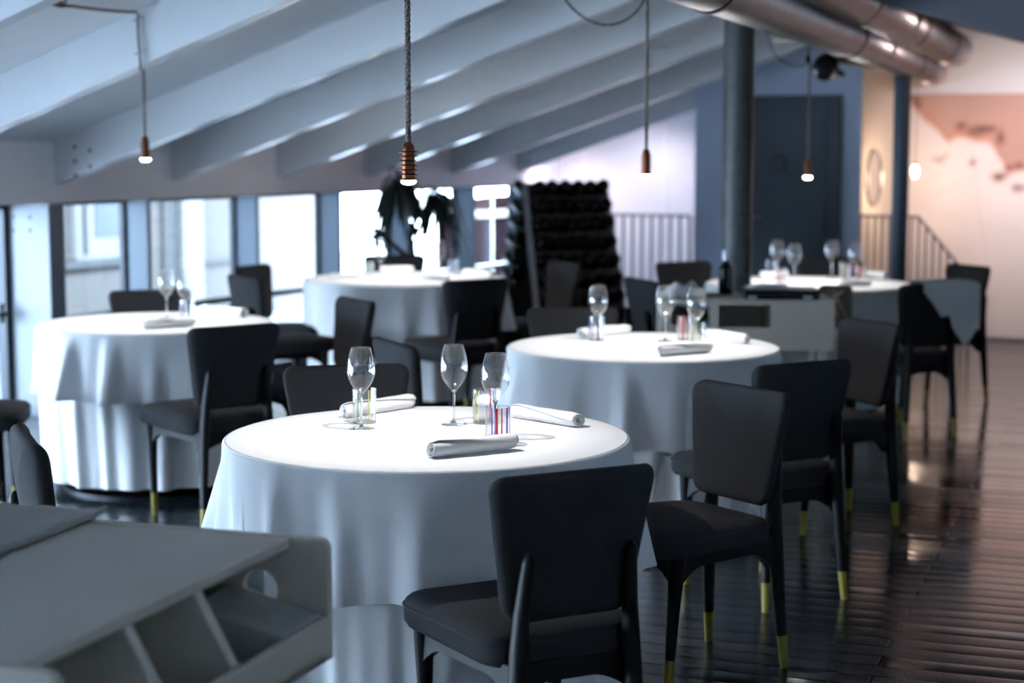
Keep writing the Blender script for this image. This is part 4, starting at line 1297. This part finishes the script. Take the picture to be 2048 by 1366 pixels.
# protruding far panel with rounded corner
MB().prism(round_rect(-0.02, 0.16, 0.62, 0.845, 0.03), 0, 0.02, mat=Matrix.Translation((0, 0.40, 0)) @ Matrix.Rotation(PI / 2, 4, 'X')).build('side_panel', 'greige_shade_brown', tb, smooth=False)
MB().tube([(0.0, 0.05, 0.805), (0.10, 0.33, 0.815)], 0.008, 4).build('cutlery_bar', 'handle_wood', tb)
MB().tube([(0.005, 0.05, 0.56), (0.13, 0.35, 0.60)], 0.008, 4).build('cutlery_bar', 'handle_wood', tb)
for k, (ax, az) in enumerate(((0.030, 0.725), (0.070, 0.735))):
    t = thing('carving_knife', ('left' if k == 0 else 'right') + ' wooden handled knife sticking out of the rear trolley side', 'knife',
              (nr.x + ax, nr.y + 0.10 + 0.05 * k, az), 0, 'wooden handled knives in the rear trolley')
    MB().tube([(0.035, 0, -0.045), (0.012, 0, 0.0), (-0.012, 0, 0.045)], [0.0075, 0.0068, 0.0055], 10).build('handle', 'handle_wood', t)
    MB().rings([[(-0.012 + 0.004, -0.001, 0.045), (-0.012 + 0.004, 0.001, 0.045), (-0.012 - 0.006, 0.001, 0.045), (-0.012 - 0.006, -0.001, 0.045)],
                [(-0.04 + 0.002, -0.001, 0.10), (-0.04 + 0.002, 0.001, 0.10), (-0.04 - 0.004, 0.001, 0.10), (-0.04 - 0.004, -0.001, 0.10)]]).build('blade', 'steel', t, smooth=False)
# black case on it
q0 = at_z(1496, 598, 0.803); q1 = at_z(1640, 602, 0.803)
t = thing('black_case', 'flat black case with pale latches lying on the rear trolley', 'case', ((q0.x + q1.x) / 2, (q0.y + q1.y) / 2 + 0.14, 0.803), math.radians(-2))
MB().box(-0.185, 0.185, -0.13, 0.13, 0, 0.022).build('case_bottom', 'black_metal', t, bevel=0.004, smooth=False)
MB().box(-0.188, 0.188, -0.133, 0.133, 0.024, 0.046).build('lid', 'black_metal', t, bevel=0.005, smooth=False)
for x in (-0.15, 0.125):
    l_ = MB().box(x - 0.022, x + 0.022, -0.139, -0.128, 0.006, 0.020).build('latch', 'silver_cap', t, bevel=0.002, smooth=False)
    l_['label'] = 'pale metal latch'
q = at_z(1545, 583, 0.85)
# cloth lying on the case
def crumple(name, label, cx, cy, z, lx, ly, h, rot, mat, seed):
    vs = []; nx, ny = 22, 14
    for j in range(ny + 1):
        for i in range(nx + 1):
            u_ = i / nx * 2 - 1; v_ = j / ny * 2 - 1
            e = max(0, 1 - max(abs(u_), abs(v_)) ** 4)
            hh = h * e * (0.6 + 0.6 * mnoise.noise(Vector((u_ * 2.3 + seed, v_ * 2.3, seed))))
            vs.append((lx / 2 * u_ * (1 + 0.08 * mnoise.noise(Vector((seed, v_ * 2, 0)))), ly / 2 * v_ * (1 + 0.1 * mnoise.noise(Vector((u_ * 2, seed, 0)))), max(0.002, hh)))
    fs = [(j * (nx + 1) + i, j * (nx + 1) + i + 1, (j + 1) * (nx + 1) + i + 1, (j + 1) * (nx + 1) + i) for j in range(ny) for i in range(nx)]
    o = MB().add(vs, fs).build(name, mat, loc=(cx, cy, z), rot=rot, angle=80, solid=0.003)
    tag(o, label, 'cloth'); return o
crumple('folded_cloth', 'grey cloth folded flat on the black case of the rear trolley', (q0.x + q1.x) / 2 - 0.05, (q0.y + q1.y) / 2 + 0.17, 0.852, 0.22, 0.16, 0.02, 0.1, 'napkin', 2.1)
q = at_z(1400, 590, 0.803)
crumple('crumpled_cloth', 'crumpled white cloth on the rear trolley left of the dark bottle', q.x - 0.085, q.y + 0.02, 0.803, 0.20, 0.20, 0.075, 0.3, 'napkin', 5.4)
# dark bottle with silver cap
q = at_z(1452, 590, 0.80)
t = thing('bottle', 'dark bottle with pale cap and vertical lettering on the rear trolley', 'bottle', (q.x, q.y + 0.03, 0.802), 0)
MB().lathe([(0.0, 0.0), (0.034, 0.0), (0.037, 0.004), (0.037, 0.125), (0.034, 0.142), (0.022, 0.158), (0.0145, 0.166), (0.0145, 0.185), (0, 0.186)], 32).build('bottle_glass', 'black_glass', t)
MB().lathe([(0.0, 0.176), (0.0175, 0.176), (0.018, 0.225), (0.016, 0.229), (0.0, 0.23)], 24).build('cap', 'silver_cap', t)
mb = MB()
rnd = random.Random(4)
for k in range(9):   # column of small worn letters running down the bottle
    z = 0.128 - 0.0115 * k; a0 = -PI / 2 + 0.28
    for (da, dz, wa, hz) in ((0.0, 0, 0.05, 0.008), (0.10, 0.003, 0.09, 0.0018), (0.10, -0.003, 0.09, 0.0018))[:2 + (k % 2)]:
        a = a0 + da; r = 0.0374
        vs = [(r * math.cos(a + s_ * wa), r * math.sin(a + s_ * wa), z + dz + t_ * hz / 2) for s_, t_ in ((-1, -1), (1, -1), (1, 1), (-1, 1))]
        mb.add(vs, [(0, 1, 2, 3)])
mb.build('lettering', 'bottle_print', t, smooth=False)

# cloth draped over chair F
def draped():
    cx, cy, a = 2.122, 9.524, math.radians(28)
    ux = Vector((math.cos(a), math.sin(a), 0)); uy = Vector((-math.sin(a), math.cos(a), 0))
    def P(x, back, z): return Vector((cx, cy, 0)) + ux * x + uy * (-back) + Vector((0, 0, z))
    vs = []; nx, ny = 30, 34
    for j in range(ny + 1):
        v = j / ny
        for i in range(nx + 1):
            u = i / nx
            x = -0.11 + 0.42 * u
            # how far the back flap hangs at this u: two points, as the photo shows
            hang = 0.05 + 0.135 * min(1, u / 0.30) if u < 0.52 else 0.205 + 0.15 * max(0, 1 - abs((u - 0.74) / 0.27))
            hang_front = 0.12
            L = hang_front + 0.07 + hang
            s_ = L * v - hang_front
            xo = x - (0.03 * u)
            if s_ < 0: pt = P(xo, 0.195, 0.845 + s_)
            elif s_ < 0.07:
                q_ = s_ / 0.07
                pt = P(xo, 0.195 + 0.10 * q_, 0.845 + 0.012 * math.sin(PI * q_))
            else: pt = P(xo + 0.01, 0.298 + 0.012 * math.sin(u * 9) + 0.02 * (s_ - 0.07), 0.845 - (s_ - 0.07))
            if x > 0.21: pt = pt + Vector((0, 0, -0.12 * (x - 0.21)))
            vs.append(pt)
    fs = [(j * (nx + 1) + i, j * (nx + 1) + i + 1, (j + 1) * (nx + 1) + i + 1, (j + 1) * (nx + 1) + i) for j in range(ny) for i in range(nx)]
    o = MB().add(vs, fs).build('draped_cloth', 'napkin', angle=80, solid=0.003)
    tag(o, 'white cloth draped over the back of the chair before the far right table', 'cloth')
draped()

# ------------------------------------------------------------------ riddling rack with bottles
def rack():
    cx, cy = 0.36, 12.35
    rot = math.radians(22)
    H_ = 1.30; lean = 0.42; Wd = 0.60; Wb = 0.66
    t = thing('wine_riddling_rack', 'tall black A-frame wine riddling rack full of bottles, beside the plant', 'wine rack', (cx, cy, 0), rot)
    def pan(y_sign):
        mb = MB()
        th = 0.03
        vs = []
        for (z, w_) in ((0.0, Wb), (H_, Wd)):
            yb = -y_sign * lean * (1 - z / H_)
            for dy in (-th / 2, th / 2):
                for sx in (-1, 1): vs.append((sx * w_ / 2, yb + dy - y_sign * 0.02, z))
        mb.add(vs, [(0, 1, 3, 2), (4, 6, 7, 5), (0, 4, 5, 1), (2, 3, 7, 6), (0, 2, 6, 4), (1, 5, 7, 3)])
        return mb
    pan(1).build('front_board', 'rack_wood', t, smooth=False)
    pan(-1).build('rear_board', 'rack_wood', t, smooth=False)
    for sx in (-1, 1):
        MB().tube([(sx * Wb / 2, -lean - 0.03, 0), (sx * Wd / 2, -0.03, H_)], 0.03, 4).build('side_rail', 'rack_edge', t, smooth=False)
    MB().box(-Wd / 2, Wd / 2, -0.03, 0.03, H_ - 0.02, H_ + 0.012).build('hinge_rail', 'rack_wood', t, smooth=False)
    # bottles: neck inside the board, base pointing out
    prof = [(0.0, -0.016), (0.020, -0.006), (0.036, -0.0015), (0.0415, 0.003), (0.043, 0.012), (0.043, 0.125), (0.038, 0.15), (0.020, 0.19), (0.014, 0.21), (0.014, 0.24), (0, 0.242)]
    b0 = MB().lathe(prof, 20, close=False).build('riddled_bottle', 'black_glass')
    first = [True]
    rnd = random.Random(9)
    R0 = Matrix.Translation((cx, cy, 0)) @ Matrix.Rotation(rot, 4, 'Z')
    for side, cols, rows in ((1, 6, 10), (-1, 6, 10)):
        for r_ in range(rows):
            z = H_ - 0.03 - r_ * 0.126
            yb = -side * (lean * (1 - z / H_) + 0.02)
            w_ = Wb + (Wd - Wb) * z / H_
            for c_ in range(cols):
                x = (-0.5 + (c_ + 0.5) / cols) * (w_ - 0.02)
                if side == -1 and c_ not in (0,): continue   # only the left column of the rear side can be seen
                base = Vector((x, yb - side * (0.135 + rnd.uniform(-0.012, 0.012)), z + 0.028 + rnd.uniform(-0.004, 0.004)))
                dirn = Vector((rnd.uniform(-0.03, 0.03), side, -0.30 + rnd.uniform(-0.05, 0.05))).normalized()
                if side == -1: base.x -= 0.03
                m = R0 @ Matrix.Translation(base) @ dirn.to_track_quat('Z', 'Y').to_matrix().to_4x4()
                o = b0 if first[0] else b0.copy()
                if not first[0]: C.objects.link(o)
                first[0] = False
                o.matrix_world = m
                ORD = ('first', 'second', 'third', 'fourth', 'fifth', 'sixth', 'seventh', 'eighth', 'ninth', 'tenth')
                lab_ = ('black bottle in the front of the wine rack, ' + ORD[r_] + ' row from top, ' + ORD[5 - c_ if side == -9 else c_] + ' from left') if side == 1 else \
                       ('black bottle at the left of the rear side of the wine rack, ' + ORD[r_] + ' from top')
                tag(o, lab_, 'bottle',
                    'bottles in the ' + ('front' if side == 1 else 'rear') + ' of the wine rack')
rack()

# ------------------------------------------------------------------ potted dracaena
def plant():
    Y = 12.5
    base = at_y(826, 560, Y); base.z = 0
    t = thing('potted_dracaena', 'tall dark potted plant with three spiky crowns before the windows', 'plant', base, 0)
    B = lambda px, py, dy=0.0: at_y(px, py, Y + dy) - Vector((base.x, base.y, 0))
    MB().lathe([(0.0, 0), (0.13, 0), (0.17, 0.30), (0.175, 0.32), (0.155, 0.32), (0.15, 0.28), (0, 0.28)], 32).build('pot', 'pot', t)
    stems = [smooth_pts([(0, 0, 0.28), B(826, 520), B(821, 470), B(832, 432), B(820, 400), B(797, 368)]),
             smooth_pts([B(822, 475), B(838, 455), B(862, 425, 0.05), B(874, 396, 0.08)]),
             smooth_pts([(0, 0, 0.28), B(824, 530), B(806, 508, -0.05), B(786, 490, -0.06), B(764, 474, -0.08), B(756, 470, -0.08)])]
    for s_, r0 in zip(stems, (0.026, 0.017, 0.022)):
        n_ = len(s_)
        MB().tube(s_, [r0 * (1 - 0.35 * k / n_) for k in range(n_)], 10).build('stem', 'trunk', t)
    rnd = random.Random(12)
    def crown(c, n_, L, droop, lo):
        mb = MB()
        for k in range(n_):
            az = rnd.uniform(0, 2 * PI); el = rnd.uniform(lo, 1.35)
            d = Vector((math.cos(az) * math.cos(el), math.sin(az) * math.cos(el), math.sin(el)))
            l_ = L * rnd.uniform(0.65, 1.1); w_ = rnd.uniform(0.013, 0.021)
            side = d.cross(Vector((0, 0, 1)))
            if side.length < 1e-3: side = Vector((1, 0, 0))
            side.normalize()
            c0 = c + Vector((0, 0, rnd.uniform(-0.08, 0.04)))
            vs = []; m_ = 9
            for i in range(m_ + 1):
                q_ = i / m_
                p = c0 + d * (l_ * q_) + Vector((0, 0, -droop * l_ * q_ * q_ * (0.6 + 0.8 * math.cos(el))))
                ww = w_ * (0.5 + 1.6 * q_) * (1 - q_) ** 0.7 if q_ > 0.05 else w_ * 0.5
                vs += [p - side * ww, p + Vector((0, 0, -ww * 0.3)), p + side * ww]
            fs = []
            for i in range(m_):
                a = i * 3
                fs += [(a, a + 1, a + 4, a + 3), (a + 1, a + 2, a + 5, a + 4)]
            mb.add(vs, fs)
        mb.build('leaf_crown', 'leaf', t, angle=80)
    crown(B(797, 366), 100, 0.30, 1.05, -0.3)
    crown(B(875, 392, 0.08), 74, 0.31, 1.15, -0.4)
    crown(B(757, 468, -0.08), 30, 0.18, 0.9, -0.3)
plant()
